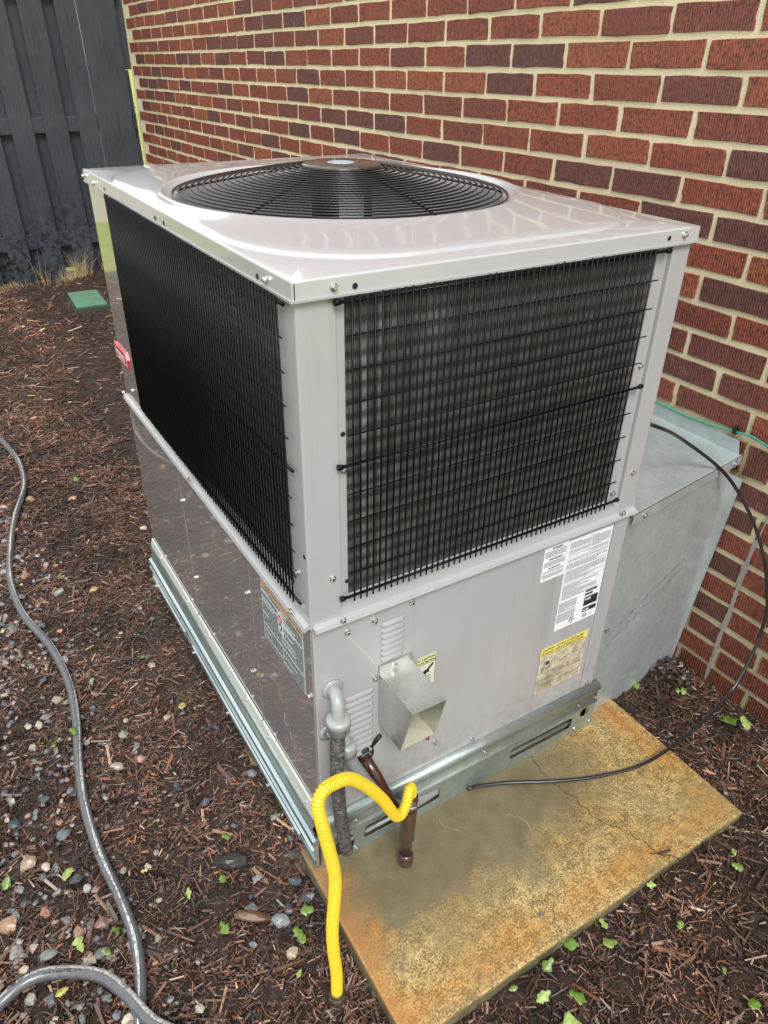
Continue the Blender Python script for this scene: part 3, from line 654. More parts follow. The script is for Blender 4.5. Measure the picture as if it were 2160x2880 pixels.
# wire grilles
def wire_mesh(l, r_, n=6, bend=None):
    b = MB(); b.tube([(0, 0, -l/2), (0, 0, l/2)], r_, n, True); return b.mesh('wire', BLACKM)
Z0, Z1 = .7405, 1.289
ZR = [1.281, 1.2305, 1.1775, 1.124, 1.070, 1.017, .963, .910, .856, .802, .7505]
def grille(side, u0, u1, pitch, off_, ends):
    g = MB()
    for k, z in ((0, ZR[0]), (5, ZR[5]), (10, ZR[10])):
        r_ = .0028
        a, c_ = (fr(side, ends[0]-(.010), z, off_-.001), fr(side, ends[1]+.012, z, off_-.001)); g.tube([a, c_], r_, 8)
        for e_, sg in (((ends[0]-.010, -1), (ends[1]+.012, 1)) if side == 'R' else ((ends[1]+.0, 1),)):
            p0 = fr(side, e_-sg*.004, z, off_-.001); p1 = fr(side, e_+sg*.008, z, off_-.002)
            g.tube([p0, Vector(p0).lerp(Vector(p1), .5), p1], [.0028, .0052, .0052], 8)
    G_ = g.build('wire_grille', BLACKM, unit)
    wm = wire_mesh(Z1-Z0, .0018); n = int(round((u1-u0)/pitch))+1
    for i in range(n): link('wire', wm, G_, fr(side, u0+pitch*i, (Z0+Z1)/2+random.gauss(0, .0008), off_+.0025), (0, 0, 0))
    L = ends[1]-ends[0]; cm = MB(); cm.tube([(-L/2, 0, 0), (L/2, 0, 0)], .0014, 6); cm = cm.mesh('cross_wire', BLACKM)
    for k, z in enumerate(ZR):
        if k in (0, 5, 10): continue
        link('cross_wire', cm, G_, fr(side, (ends[0]+ends[1])/2, z, off_), (0, 0, 0) if side == 'R' else (0, 0, R(90)))
grille('R', .084, .708, .0130, .010, (.0755, .732))
grille('L', .040, .996, .0130, .010, (.027, 1.008))

# top cover with raised platform, fan well and rim
cx, cy = .4094, .614; e = .0065
TH = sorted(set([2*math.pi*i/180 for i in range(180)]+[math.atan2(yy-cy, xx-cx) % (2*math.pi) for xx in (-e, W+e) for yy in (-e, D+e)]))
def rect_ray(a, hx, hy, rc=0):
    c_, s_ = math.cos(a), math.sin(a); tt = min(hx/max(abs(c_), 1e-9), hy/max(abs(s_), 1e-9))
    if rc <= 0: return tt
    lo, hi = 0, tt
    def inside(q):
        X, Y = abs(q*c_), abs(q*s_); dx, dy = max(X-(hx-rc), 0), max(Y-(hy-rc), 0); return math.hypot(dx, dy) <= rc and X <= hx and Y <= hy
    for _ in range(30):
        mid = (lo+hi)/2
        if inside(mid): lo = mid
        else: hi = mid
    return lo
HX, HY = W/2+e, D/2+e
b = MB(); rings = []
for th in TH:
    ro = rect_ray(th, HX, HY); r1 = rect_ray(th, HX-.010, HY-.045, .24); r1b = r1-.004; r1c = r1-.009
    pts = [(ro, H-.0275), (ro, H-.003), (ro-.0012, H-.0006), (ro-.004, H), (max(r1+.004, r1), H+.0005), (r1, H+.0010), (r1b, H+.0040), (r1c, H+.0050)]
    rc = .389; k0 = max(r1c-.004, rc+.001)
    for f_ in (.15, .4, .7, 1): pts.append((k0+(rc-k0)*f_, H+.0050+.0092*f_**1.15))
    pts += [(.385, H+.0147), (.381, H+.0138), (.377, H+.0098), (.3725, H+.0050), (.367, H+.0032), (.356, H+.002), (.351, H-.001), (.350, H-.02), (.350, H-.13)]
    rings.append([(cx+r_*math.cos(th), cy+r_*math.sin(th), z) for r_, z in pts])
n = len(rings); m_ = len(rings[0]); V = [p for r_ in rings for p in r_]; F = []
for i in range(n):
    j = (i+1) % n
    for k in range(m_-1): F.append((i*m_+k, i*m_+k+1, j*m_+k+1, j*m_+k)[::-1])
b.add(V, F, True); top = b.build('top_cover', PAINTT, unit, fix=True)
me = top.data
fl = [not (i % (m_-1) <= 0) for i in range(len(me.polygons))]; me.polygons.foreach_set('use_smooth', fl)
# skirt lips and folded corner seam
b = MB()
for (x0, y0, x1, y1) in [(-e-.0025, -e-.0025, W+e+.002, -e), (-e-.0025, -e, -e, D+e)]:
    b.box((x0, y0, H-.0300), (x1, y1, H-.0255), .0008)
b.build('skirt_lip', PAINT, unit)
b = MB(); b.box((-e+.0035, -e-.0008, H-.0275), (-e+.0047, -e+.001, H-.004)); b.build('corner_seam', DARK, unit)
# fan guard
GX, GY = cx, cy
def gprof(r_):   # height of the dome
    f_ = max(0, min(1, (.362-r_)/(.362-.088))); return H+.0065+.0500*(f_**.85)
ribs = MB(); ribs.lathe([(.0, .0), (.01, .0)], 8, Matrix.Translation((GX, GY, H-.004)))
G_ = ribs.build('fan_guard', BLACKG, unit)
NR = 21
for i in range(NR):
    r_ = .0975+(.362-.0975)*i/(NR-1); z = gprof(r_)
    q = MB(); q.tube([(r_*math.cos(2*math.pi*k/56), r_*math.sin(2*math.pi*k/56), 0) for k in range(56)], .0021, 6, closed=True)
    q.build('guard_ring', BLACKG, G_, (GX, GY, z))
for k in range(6):
    a = R(332-60*k); q = MB()
    P = []
    for i in range(13):
        r_ = .06+(.368-.06)*i/12; P.append((r_*math.cos(a), r_*math.sin(a), gprof(r_)-.005-(.004 if i == 12 else 0)))
    if k in (0, 3): P.append((.386*math.cos(a), .386*math.sin(a), H+.006))
    q.tube(P, .0024, 6)
    q.build('guard_rib', BLACKG, G_, (GX, GY, 0))
b = MB(); b.lathe([(0, .0), (.078, .0), (.086, -.003), (.087, -.006), (.082, -.007), (0, -.007)], 40)
HUBM = mat('wet_black_hub', (.03, .024, .02), .3, 0, .9, .06); t = NT(HUBM); t.col(t.ramp(t.noise(45, 6, .8), [(.4, (.018, .016, .016)), (.62, (.06, .04, .028)), (.72, (.22, .2, .19))])); t.bump(t.noise(30, 3), .5, .004)
b.build('hub_plate', HUBM, G_, (GX, GY, gprof(.088)+.004))
b = MB(); b.lathe([(0, .0005), (.029, .0005), (.0295, 0)], 14, None, False)
STK = mat('hub_sticker', (.62, .74, .82), .3, 0, .6); t = NT(STK); t.col(t.ramp(t.noise(50, 3, .6), [(.45, (.66, .76, .84)), (.6, (.2, .42, .62))]))
b.build('sticker', STK, G_, (GX-.002, GY-.002, gprof(.088)+.0048))
# fan inside the well
fan = MB(); fan.lathe([(0, 1.235), (.07, 1.235), (.07, 1.2), (0, 1.2)], 24, Matrix.Translation((cx, cy, 0))); fan = fan.build('fan', BLACKG, unit)
FB = mat('fan_blade', (.10, .105, .11), .4, .4)
for k in range(4):
    a = k*math.pi/2+.5; V = []; 
    for i in range(6):
        r_ = .065+.27*i/5
        for j in range(5): th = a+(j/4-.5)*(.9-.1*i/5); V.append((r_*math.cos(th), r_*math.sin(th), .03*(j/4-.5)+.006*math.sin(j)))
    b = MB(); b.add(V, [(i*5+j, i*5+j+1, (i+1)*5+j+1, (i+1)*5+j) for i in range(5) for j in range(4)], True); b.build('blade', FB, fan, (cx, cy, 1.20), solid=.002)
b = MB(); b.lathe([(0, 1.355), (.05, 1.355), (.066, 1.345), (.068, 1.25), (0, 1.25)], 28, Matrix.Translation((cx, cy, 0))); b.build('motor', BLACKG, fan)
MLB = mat('motor_label', (.62, .68, .7), .3)
V = []; 
for i in range(9):
    a = R(236+i*6); V += [(cx+.0695*math.cos(a), cy+.0695*math.sin(a), 1.262), (cx+.0695*math.cos(a), cy+.0695*math.sin(a), 1.322)]
b = MB(); b.add(V, [(2*i, 2*i+2, 2*i+3, 2*i+1) for i in range(8)], True); b.build('motor_label', MLB, fan)
b = MB(); b.lathe([(.349, 1.19), (.349, .78), (.0, .78)], 48, Matrix.Translation((cx, cy, 0))); b.build('fan_well', mat('well_inside', (.12, .12, .125), .5), unit)

# louvres
def louvre(u0, u1, z):
    h = .011; o_ = .0055; q = .006
    b = MB(); V = [(u0, 0, z+h), (u1, 0, z+h), (u1, 0, z), (u0, 0, z), (u0+q, -o_, z+.0012), (u1-q, -o_, z+.0012), (u0+q, -o_+.0012, z), (u1-q, -o_+.0012, z), (u0+q, -.003, z+.006), (u1-q, -.003, z+.006)]
    b.add(V, [(0, 8, 9, 1), (8, 4, 5, 9), (4, 6, 7, 5), (0, 3, 6, 4, 8), (1, 9, 5, 7, 2), (3, 2, 7, 6)], True); return b.build('louvre', PAINT, unit, fix=True)
for i in range(7): louvre(.149, .203, .639-.0148*i)
for i in range(11): louvre(.066, .133, .480-.0172*i)
for z0, z1, u0, u1 in [(.545, .632, .1495, .2025), (.305, .473, .0665, .1325)]: pass

# exhaust hood
hood = MB(); X0, X1 = .1455, .2240
def sheet(P, th=.0011):
    P = [Vector(p) for p in P]; n_ = (P[1]-P[0]).cross(P[2]-P[0]).normalized()*th
    return [tuple(p) for p in P]+[tuple(p+n_) for p in P], [(0, 1, 2, 3)[::-1], (4, 5, 6, 7), (0, 1, 5, 4), (1, 2, 6, 5), (2, 3, 7, 6), (3, 0, 4, 7)]
hf = MB(); hf.box((X0-.001, -.0035, .519), (X1+.001, -.0022, .541)); hd = hf.build('exhaust_hood', GALVB, unit)
b = MB(); b.add(*sheet([(X0, -.0022, .519), (X1, -.0022, .519), (X1, -.125, .518), (X0, -.124, .517)])); b.build('hood_top', GALVB, hd)
b = MB(); b.add(*sheet([(X0, -.0022, .5185), (X0, -.124, .5165), (X0, -.086, .3765), (X0, -.0022, .381)])); b.build('hood_side', GALVB, hd)
b = MB(); b.add(*sheet([(X1, -.0022, .5185), (X1, -.0022, .387), (X1, -.094, .392), (X1, -.125, .5175)])); b.build('hood_side', GALVB, hd)
b = MB(); b.add(*sheet([(X0+.0012, -.0022, .382), (X0+.0012, -.086, .3775), (X1-.0002, -.0935, .3925), (X1-.0002, -.0022, .388)])); b.build('hood_floor', CREAM, hd)
b = MB(); b.box((X0+.002, -.0035, .392), (X1-.002, -.0025, .517)); b.build('hood_back', mat('soot', (.16, .155, .14), .7), hd)
screw('R', .1795, .529, .0035)
b = MB(); b.lathe([(0, .004), (.004, .003), (.0052, 0)], 12); b.build('rubber_plug', mat('copper_plug', (.25, .06, .03), .4, .3), unit, fr('R', .278, .253, 0), ROT['R'])
# caulked access outline beside the louvres
b = MB(); LN = mat('scratch', (.62, .60, .58), .4)
for (a0, a1) in [((.074, .653), (.128, .567)), ((.128, .567), (.142, .535))]:
    d_ = (Vector(a1)-Vector(a0)); nn = Vector((-d_.y, d_.x)).normalized()*.0006
    b.add([(a0[0]-nn.x, -.0001, a0[1]-nn.y), (a1[0]-nn.x, -.0001, a1[1]-nn.y), (a1[0]+nn.x, -.0001, a1[1]+nn.y), (a0[0]+nn.x, -.0001, a0[1]+nn.y)], [(0, 1, 2, 3)])
b.build('scratch', LN, unit)

# stickers
TXT = {}
def text(body, size, mt, par, loc, side, sx=1, name='lettering', bold=0, space=1):
    cu = bpy.data.curves.new('t', 'FONT'); cu.body = body; cu.size = size; cu.offset = bold; cu.space_character = space; cu.resolution_u = 2
    ob = bpy.data.objects.new('t', cu); COL.objects.link(ob); bpy.context.view_layer.update()
    me = bpy.data.meshes.new_from_object(ob.evaluated_get(bpy.context.evaluated_depsgraph_get())); bpy.data.objects.remove(ob)
    me.materials.clear(); me.materials.append(mt); o = link(name, me, par, loc, ROT[side] if isinstance(side, str) else side); o.scale = (sx, 1, 1); return o
def plate(side, u0, u1, v0, v1, mt, par, out, name, th=.0004):
    b = MB(); a = fr(side, u0, v0, out); c_ = fr(side, u1, v1, out+th); b.box(a, c_); return b.build(name, mt, par)
def fine(side, u0, u1, v0, v1, lh, mt, par, out, seed=0, fill=.5, para=.12, step=.0022):
    rg = random.Random(seed); b = MB(); v_ = v1-lh; sg = 1 if side == 'R' else -1
    while v_ > v0:
        end = u1 if rg.random() > para else u0+(u1-u0)*rg.uniform(.3, .8); u_ = u0
        while u_ < end-step*.5:
            w_ = rg.uniform(.8, 3.4)*step; w_ = min(w_, end-u_)
            P = [fr(side, a, c_, out) for a, c_ in ((u_, v_), (u_+w_, v_), (u_+w_, v_+lh*fill), (u_, v_+lh*fill))]
            b.add(P, [(0, 1, 2, 3)] if side == 'R' else [(3, 2, 1, 0)]); u_ += w_+step*.45
        v_ -= lh*(1 if rg.random() > .06 else 2)
    return b.build('fine_print', mt, par)
o1 = .0012
# white warning sticker and rating plate
L1 = plate('R', .560, .6305, .588, .680, WHITEP, unit, .0002, 'warning_sticker')
text('WARNING', .0062, INK, L1, fr('R', .583, .671, o1), 'R', 1.0, bold=.0002); text('AVERTISSEMENT', .0058, INK, L1, fr('R', .576, .643, o1), 'R', .95, bold=.0002); text('ADVERTENCIA', .0058, INK, L1, fr('R', .578, .618, o1), 'R', .95, bold=.0002)
for v0, v1 in ((.650, .669), (.625, .641), (.594, .616)): fine('R', .564, .626, v0, v1, .0028, GREYINK, L1, o1, int(v0*999), .42)
fine('R', .5600, .6305, .6795, .6803, .0004, INK, L1, o1, 1, 1)
L2 = plate('R', .631, .7665, .415, .6755, WHITEP, unit, .0002, 'rating_plate')
fine('R', .636, .70, .632, .670, .0031, GREYINK, L2, o1, 3, .4, .3); fine('R', .704, .762, .625, .670, .0031, GREYINK, L2, o1, 4, .4, .3)
fine('R', .636, .762, .555, .622, .0034, GREYINK, L2, o1, 5, .4, .3); fine('R', .636, .748, .506, .550, .0031, GREYINK, L2, o1, 6, .4, .35); fine('R', .634, .690, .436, .500, .0028, GREYINK, L2, o1, 7, .42, .2)
b = MB()
for u0, u1, v0, v1 in [(.634, .763, .6235, .6240), (.700, .7005, .624, .672), (.634, .763, .5525, .553), (.700, .7005, .553, .585), (.73, .7305, .553, .62)]: b.add([fr('R', a, c_, o1) for a, c_ in ((u0, v0), (u1, v0), (u1, v1), (u0, v1))], [(0, 1, 2, 3)])
b.build('rule_lines', GREYINK, L2)
rg = random.Random(3)
for vv, n_ in ((.500, 26), (.4895, 17)):
    b = MB(); u_ = .716
    for i in range(n_): w_ = rg.uniform(.0004, .0013); b.add([fr('R', a, c_, o1) for a, c_ in ((u_, vv), (u_+w_, vv), (u_+w_, vv+.0075), (u_, vv+.0075))], [(0, 1, 2, 3)]); u_ += w_+rg.uniform(.0003, .0009)
    b.build('barcode', INK, L2)
for v0, v1, u1 in ((.458, .4845, .7615), (.4385, .4515, .7615)):
    bx = plate('R', .717, u1, v0, v1, INK, L2, .0008, 'logo_box')
    text('AHRI', .0085, WHITEP, L2, fr('R', .7185, v1-.0095, .0018), 'R', 1.0, bold=.0004); text('CERTIFIED', .0040, GREYINK, L2, fr('R', .7385, v1-.0085, .0018), 'R', 1)
for u_, v_, s_ in ((.684, .4315, .0068), (.727, .4275, .0056)):
    b = MB(); b.tube([fr('R', u_+s_*math.cos(2*math.pi*k/20), v_+s_*math.sin(2*math.pi*k/20), o1) for k in range(20)], .0005, 4, closed=True); b.build('logo_ring', INK, L2)
    text('UL', s_*1.25, INK, L2, fr('R', u_-s_*.62, v_-s_*.45, o1), 'R', .9, bold=.0001); text('c', s_*.8, INK, L2, fr('R', u_-s_*1.7, v_-s_*.7, o1), 'R'); text('us', s_*.8, INK, L2, fr('R', u_+s_*1.15, v_-s_*.4, o1), 'R')
text('LISTED', .0036, INK, L2, fr('R', .677, .4195, o1), 'R'); text('CERTIFIED', .003, INK, L2, fr('R', .738, .426, o1), 'R')
# weathered caution sticker
L3 = plate('R', .6005, .7555, .222, .3715, BEIGEL, unit, .0002, 'caution_sticker')
plate('R', .6010, .7550, .3440, .3710, YELLOWP, L3, .0007, 'yellow_band')
text('CAUTION - NOTICE TO INSTALLERS', .0088, INK, L3, fr('R', .606, .3605, .0014), 'R', .93, bold=.0002); text('PRUDENCE - AVIS AUX MANIPULATEURS', .0088, INK, L3, fr('R', .604, .3500, .0014), 'R', .84, bold=.0002)
fine('R', .604, .752, .3445, .3485, .0032, INK, L3, .0014, 9, .4)
BRN = mat('faded_ink', (.20, .17, .12), .6)
fine('R', .630, .748, .232, .290, .0044, BRN, L3, o1, 11, .38, .25); fine('R', .606, .655, .226, .270, .0044, BRN, L3, o1, 12, .38)
def line(par, mt, pts, w, side='R', out=o1, name='line_drawing'):
    b = MB()
    for (a0, a1) in zip(pts, pts[1:]):
        d_ = Vector(a1)-Vector(a0); nn = Vector((-d_.y, d_.x)).normalized()*w
        q = [fr(side, a0[0]-nn.x, a0[1]-nn.y, out), fr(side, a1[0]-nn.x, a1[1]-nn.y, out), fr(side, a1[0]+nn.x, a1[1]+nn.y, out), fr(side, a0[0]+nn.x, a0[1]+nn.y, out)]
        b.add(q, [(0, 1, 2, 3)] if side == 'R' else [(3, 2, 1, 0)])
    return b.build(name, mt, par)
line(L3, INK, [(.612, .290), (.628, .283), (.640, .300), (.634, .322), (.618, .326), (.612, .290), (.620, .305), (.640, .300)], .0005); line(L3, INK, [(.620, .305), (.618, .326)], .0005)
b = MB(); b.lathe([(0, 0), (.006, 0)], 14); b.build('line_drawing', INK, L3, fr('R', .628, .317, o1), ROT['R'])
line(L3, BRN, [(.716, .315), (.735, .310), (.748, .325), (.730, .332), (.716, .315), (.718, .305), (.736, .300), (.748, .315)], .0005); line(L3, BRN, [(.672, .30), (.684, .312), (.692, .306), (.700, .316)], .0012)
# hot surface caution
L4 = plate('R', .2375, .2855, .425, .5145, WHITEP, unit, .0002, 'caution_sticker'); L4.data.materials[0] = mat('cream_sticker', (.66, .66, .55), .4)
plate('R', .2380, .2850, .4925, .5140, mat('pale_yellow', (.68, .68, .36), .4), L4, .0007, 'yellow_band')
text('CAUTION', .0083, INK, L4, fr('R', .2500, .5040, .0014), 'R', .85, bold=.0003); text('ATTENTION', .0083, INK, L4, fr('R', .2475, .4945, .0014), 'R', .80, bold=.0003)
for v_ in (.5075, .498): line(L4, INK, [(.2405, v_-.003), (.2465, v_-.003), (.2435, v_+.003), (.2405, v_-.003)], .0005, out=.0014)
line(L4, INK, [(.2400, .4920), (.2840, .4920)], .0003, out=.0014); line(L4, INK, [(.2385, .4262), (.2845, .4262), (.2845, .5132), (.2385, .5132), (.2385, .4262)], .0003, out=.0013)
b = MB(); hp = [(.2795, .488), (.2770, .4885), (.2625, .4755), (.2560, .4735), (.2480, .4625), (.2505, .4610), (.2570, .4660), (.2500, .4580), (.2530, .4570), (.2605, .4655), (.2580, .4600), (.2610, .4590), (.2650, .4680), (.2680, .4640), (.2700, .4655), (.2690, .4735), (.2800, .4830)]
b.add([fr('R', a, c_, o1) for a, c_ in hp], [tuple(range(len(hp)))[::-1]]); b.build('hand_symbol', INK, L4, fix=False)
line(L4, INK, [(.2530, .4530), (.2740, .4545)], .0011); line(L4, INK, [(.2580, .4585), (.2600, .4560), (.2620, .4585)], .0004)
text('Hot surface', .0068, INK, L4, fr('R', .247, .4445, o1), 'R', .9); text('Surface chaude', .0068, INK, L4, fr('R', .2415, .4375, o1), 'R', .82)
# tall multi-language warning on the side
L5 = plate('L', .036, .234, .503, .664, LABELL, unit, .0002, 'safety_sticker')
plate('L', .0375, .2325, .6535, .6625, ORANGE, L5, .0007, 'orange_band')
for i, (u0, u1) in enumerate([(.139, .230), (.040, .134)]):
    fine('L', u0, u1, .6225, .652, .0038, INK, L5, o1, 20+i, .5, .1, .0034); fine('L', u0, u1, .553, .6205, .0044, INK, L5, o1, 30+i, .5, .15, .0034); fine('L', u0, u1, .506, .550, .0036, INK, L5, o1, 40+i, .5, .15, .0030)
for u_ in (.205, .17, .095, .06): line(L5, INK, [(u_, .6555), (u_-.008, .6555), (u_-.004, .661), (u_, .6555)], .0005, 'L', .0014); text('!', .006, INK, L5, fr('L', u_-.012, .6560, .0014), 'L', bold=.0004)
line(L5, GREYINK, [(.1365, .5045), (.1365, .6525)], .0004, 'L'); line(L5, GREYINK, [(.0375, .5045), (.2325, .5045), (.2325, .6625), (.0375, .6625), (.0375, .5045)], .0003, 'L')
bx = plate('L', .126, .152, .585, .640, mat('sticker_white', (.68, .72, .72), .3, 0, .5), L5, .0009, 'symbol_box')
b = MB(); b.tube([fr('L', .1385+.007*math.cos(2*math.pi*k/18), .624+.007*math.sin(2*math.pi*k/18), .002) for k in range(18)], .0011, 4, closed=True); b.build('prohibition_ring', mat('red_print', (.5, .05, .06), .4), L5)
line(L5, INK, [(.145, .604), (.140, .612), (.133, .607), (.1355, .597), (.141, .592)], .0016, 'L', .0018); line(L5, INK, [(.148, .630), (.1455, .622)], .0012, 'L', .0018)
# red badge
BG_ = unit
b = MB(); bp = [(1.256, .866), (1.130, .866), (1.122, .838), (1.122, .816), (1.150, .818), (1.256, .832)]
bp = [(1.248, .864), (1.134, .864), (1.124, .846), (1.124, .822), (1.140, .818), (1.248, .834)]
b.prism([(-.0035, 0)], 1, 0, 0) if False else None
def poly_plate(poly, o0, o1_, mt, par, name):
    b = MB(); n_ = len(poly); V = [fr('L', u_, v_, o0) for u_, v_ in poly]+[fr('L', u_, v_, o1_) for u_, v_ in poly]
    b.add(V, [tuple(range(n_)), tuple(range(n_, 2*n_))[::-1]]+[(i, (i+1) % n_, (i+1) % n_+n_, i+n_) for i in range(n_)]); return b.build(name, mt, par, fix=True)
def inset(poly, f_): c_ = (sum(p[0] for p in poly)/len(poly), sum(p[1] for p in poly)/len(poly)); return [(c_[0]+(p[0]-c_[0])*f_[0], c_[1]+(p[1]-c_[1])*f_[1]) for p in poly]
bpoly = [(1.247, .862), (1.128, .862), (1.116, .842), (1.122, .815), (1.247, .815)]
bd = poly_plate(bpoly, .0, .004, REDP, unit, 'badge')
poly_plate(inset(bpoly, (.93, .86)), .004, .0046, PINKP, bd, 'badge_outline'); poly_plate(inset(bpoly, (.88, .76)), .0046, .005, REDP, bd, 'badge_field')
text('bryant', .030, WHITEP, bd, fr('L', 1.236, .8315, .0055), 'L', 1.22, bold=.0012)
line(bd, WHITEP, [(1.23, .8245), (1.13, .8245)], .0012, 'L', .0055)
line(unit, mat('embossed_mark', (.5, .49, .49), .4), [(.153, .342), (.128, .336), (.122, .290), (.176, .297), (.153, .342)][0:0] or [(.156, .344), (.134, .316), (.128, .288), (.165, .310), (.156, .344)], .0009, 'L', .0006, 'diamond_mark')
text('CSA', .011, LN, unit, fr('L', .156, .312, .0007), 'L', .8, 'diamond_mark')

# base rail, front: a slotted galvanised channel
cu = bpy.data.curves.new('rail', 'CURVE'); cu.dimensions = '2D'; cu.fill_mode = 'BOTH'; cu.extrude = .0008
def spl(pts):
    s_ = cu.splines.new('POLY'); s_.points.add(len(pts)-1)
    for p, q in zip(s_.points, pts): p.co = (q[0], q[1], 0, 1)
    s_.use_cyclic_u = True
def rrect(x0, x1, y0, y1, r_):
    out = []
    for ccx, ccy, a0 in ((x1-r_, y1-r_, 0), (x0+r_, y1-r_, 90), (x0+r_, y0+r_, 180), (x1-r_, y0+r_, 270)):
        for k in range(5): a = R(a0+k*22.5); out.append((ccx+r_*math.cos(a), ccy+r_*math.sin(a)))
    return out
spl([(.0, .0005), (.832, .0005), (.832, .083), (.0, .083)])
spl(rrect(.105, .317, .027, .068, .010)); spl(rrect(.538, .752, .030, .068, .010)); spl(rrect(.780, .812, .050, .082-.001, .0145)); spl(rrect(.030, .078, .012, .070, .02))
ob = bpy.data.objects.new('rail', cu); COL.objects.link(ob); bpy.context.view_layer.update()
me = bpy.data.meshes.new_from_object(ob.evaluated_get(bpy.context.evaluated_depsgraph_get())); bpy.data.objects.remove(ob); me.materials.clear(); me.materials.append(GALVR)
rail = link('base_rail', me, unit, (0, -.0110, 0), ROT['R'])
b = MB(); b.strip([(-.0108, .083), (-.0135, .086), (-.0155, .091), (-.0135, .0965), (-.0105, .100), (-.0100, .124), (-.0125, .130), (-.0165, .136), (-.0175, .144), (-.0155, .151), (-.010, .1560), (-.003, .1575), (.003, .1575)], 0, .001, .834); o = b.build('rail_bead', GALVR, unit, solid=.0012); o.data.polygons.foreach_set('use_smooth', [True]*len(o.data.polygons))
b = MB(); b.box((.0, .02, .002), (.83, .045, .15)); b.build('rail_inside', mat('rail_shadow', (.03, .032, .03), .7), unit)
b = MB(); b.tube([(.06, .0, .034), (.78, .0, .036)], .006, 8); b.build('inner_rod', GALVR, unit)
for u_, v_ in [(.823, .112), (.763, .112), (.825, .014), (.770, .014), (.082, .112), (.082, .010), (.45, .112)]: screw('R', u_, v_, .0118)
# rounded near corner piece and side rails
b = MB(); b.lathe([(.0125, .0), (.0125, .060), (.0150, .064), (.0150, .10), (.0115, .105), (.0115, .150)], 20, Matrix.Translation((.0065, -.001, .001)))
b.build('corner_cap', GALVR, unit)
b = MB(); b.strip([(-.0085, .0), (-.0085, .098), (-.012, .103), (-.0155, .111), (-.0150, .120), (-.010, .126), (-.010, .136), (-.013, .141), (-.0125, .149), (-.008, .154), (.001, .1565)], 1, .012, D); o = b.build('side_rail', GALVR, unit, solid=.0012); o.data.polygons.foreach_set('use_smooth', [True]*len(o.data.polygons))
CH = mat('zinc_channel', (.50, .60, .62), .24, .85); t = NT(CH); t.col(t.ramp(t.noise(1, 4, .6, t.map((30, 3, 30))), [(.35, (.34, .44, .46)), (.7, (.60, .68, .69))]))
prof = [(-.0095, .002), (-.0165, .003), (-.0205, .009), (-.0165, .016), (-.0165, .024), (-.0215, .031), (-.0165, .038), (-.0175, .052), (-.0240, .060), (-.0255, .067), (-.0205, .073), (-.0180, .078), (-.0230, .083), (-.0255, .090), (-.0225, .097), (-.0150, .101), (-.0095, .099)]
b = MB(); b.prism(prof, 1, -.006, D+.012); o = b.build('edge_channel', CH, unit, fix=True)
for y0, y1 in [(.055, .33), (.33, .79), (.86, 1.19)]:
    b = MB(); b.prism([(-.0255, .034), (-.0300, .037), (-.0310, .048), (-.0300, .057), (-.0255, .060)], 1, y0, y1); b.build('edge_clip', CH, unit, fix=True)
for y_ in (.083, .223, .493, .77, 1.146): screw('L', y_, .047, .031)

# ------------------------------------------------------------------ galvanised duct
duct = empty('sheet_metal_duct', (0, 0, 0), TILT, 'galvanised sheet metal duct joining the unit to the brick wall', 'duct')
A = (.822, -.003); B = (1.344, .084)     # near top edge, from unit to wall
ZT0, ZT1 = .681, .664
def dq(P, mt=GALV, name='duct_side', th=.0012): b = MB(); b.add(*sheet(P, th)); return b.build(name, mt, duct, fix=True)
dq([(A[0], A[1], ZT0), (B[0], B[1], ZT1), (1.350, .62, ZT1), (.822, .62, ZT0)], name='lid')
dq([(A[0]+.006, A[1]-.002, ZT0-.001), (B[0]+.002, B[1]-.002, ZT1-.001), (B[0]+.002, B[1]-.0024, ZT1-.024), (A[0]+.004, A[1]-.0024, ZT0-.026)], name='lid_lip')
dq([(1.336, .088, ZT1+.001), (1.344, .62, ZT1+.001), (1.346, .62, ZT1+.045), (1.339, .100, ZT1+.040)], name='wall_upstand')
dq([(.824, .008, .0), (1.302, .094, -.10), (1.302, .080, ZT1-.010), (.824, .006, ZT0-.01)], name='duct_side')
dq([(1.3025, .094, -.12), (1.345, .122, -.14), (1.345, .062, .600), (1.3025, .081, .622)], name='wall_flange')
dq([(.824, .61, .0), (1.346, .61, -.06), (1.346, .61, ZT1-.002), (.824, .61, ZT0)], name='duct_side')
for f_, dz in ((.10, -.013), (.93, -.011)):
    x = A[0]+(B[0]-A[0])*f_; y = A[1]+(B[1]-A[1])*f_-.004; z = ZT0+(ZT1-ZT0)*f_+dz; link('screw', SCR, duct, (x, y, z), (FRAME_R.to_4x4()).to_euler())
link('screw', SCR, duct, (.833, .004, .33), FRAME_R.to_euler())
b = MB(); rg = random.Random(5); q0 = Vector((.835, .006)); 
for i in range(260):
    f_ = rg.random(); s_ = rg.choice((0, 1)); u_ = .02+.34*f_; zz = .30+.10*f_+(.0 if s_ else -.035)+rg.gauss(0, .003); x = .824+u_*.985; y = .0062+u_*.162; w_ = .0009
    b.add([(x-w_, y-.0045, zz-w_), (x+w_, y-.0045, zz-w_), (x+w_, y-.0045, zz+w_), (x-w_, y-.0045, zz+w_)], [(0, 1, 2, 3)])
b.build('stamped_dots', GREYINK, duct)

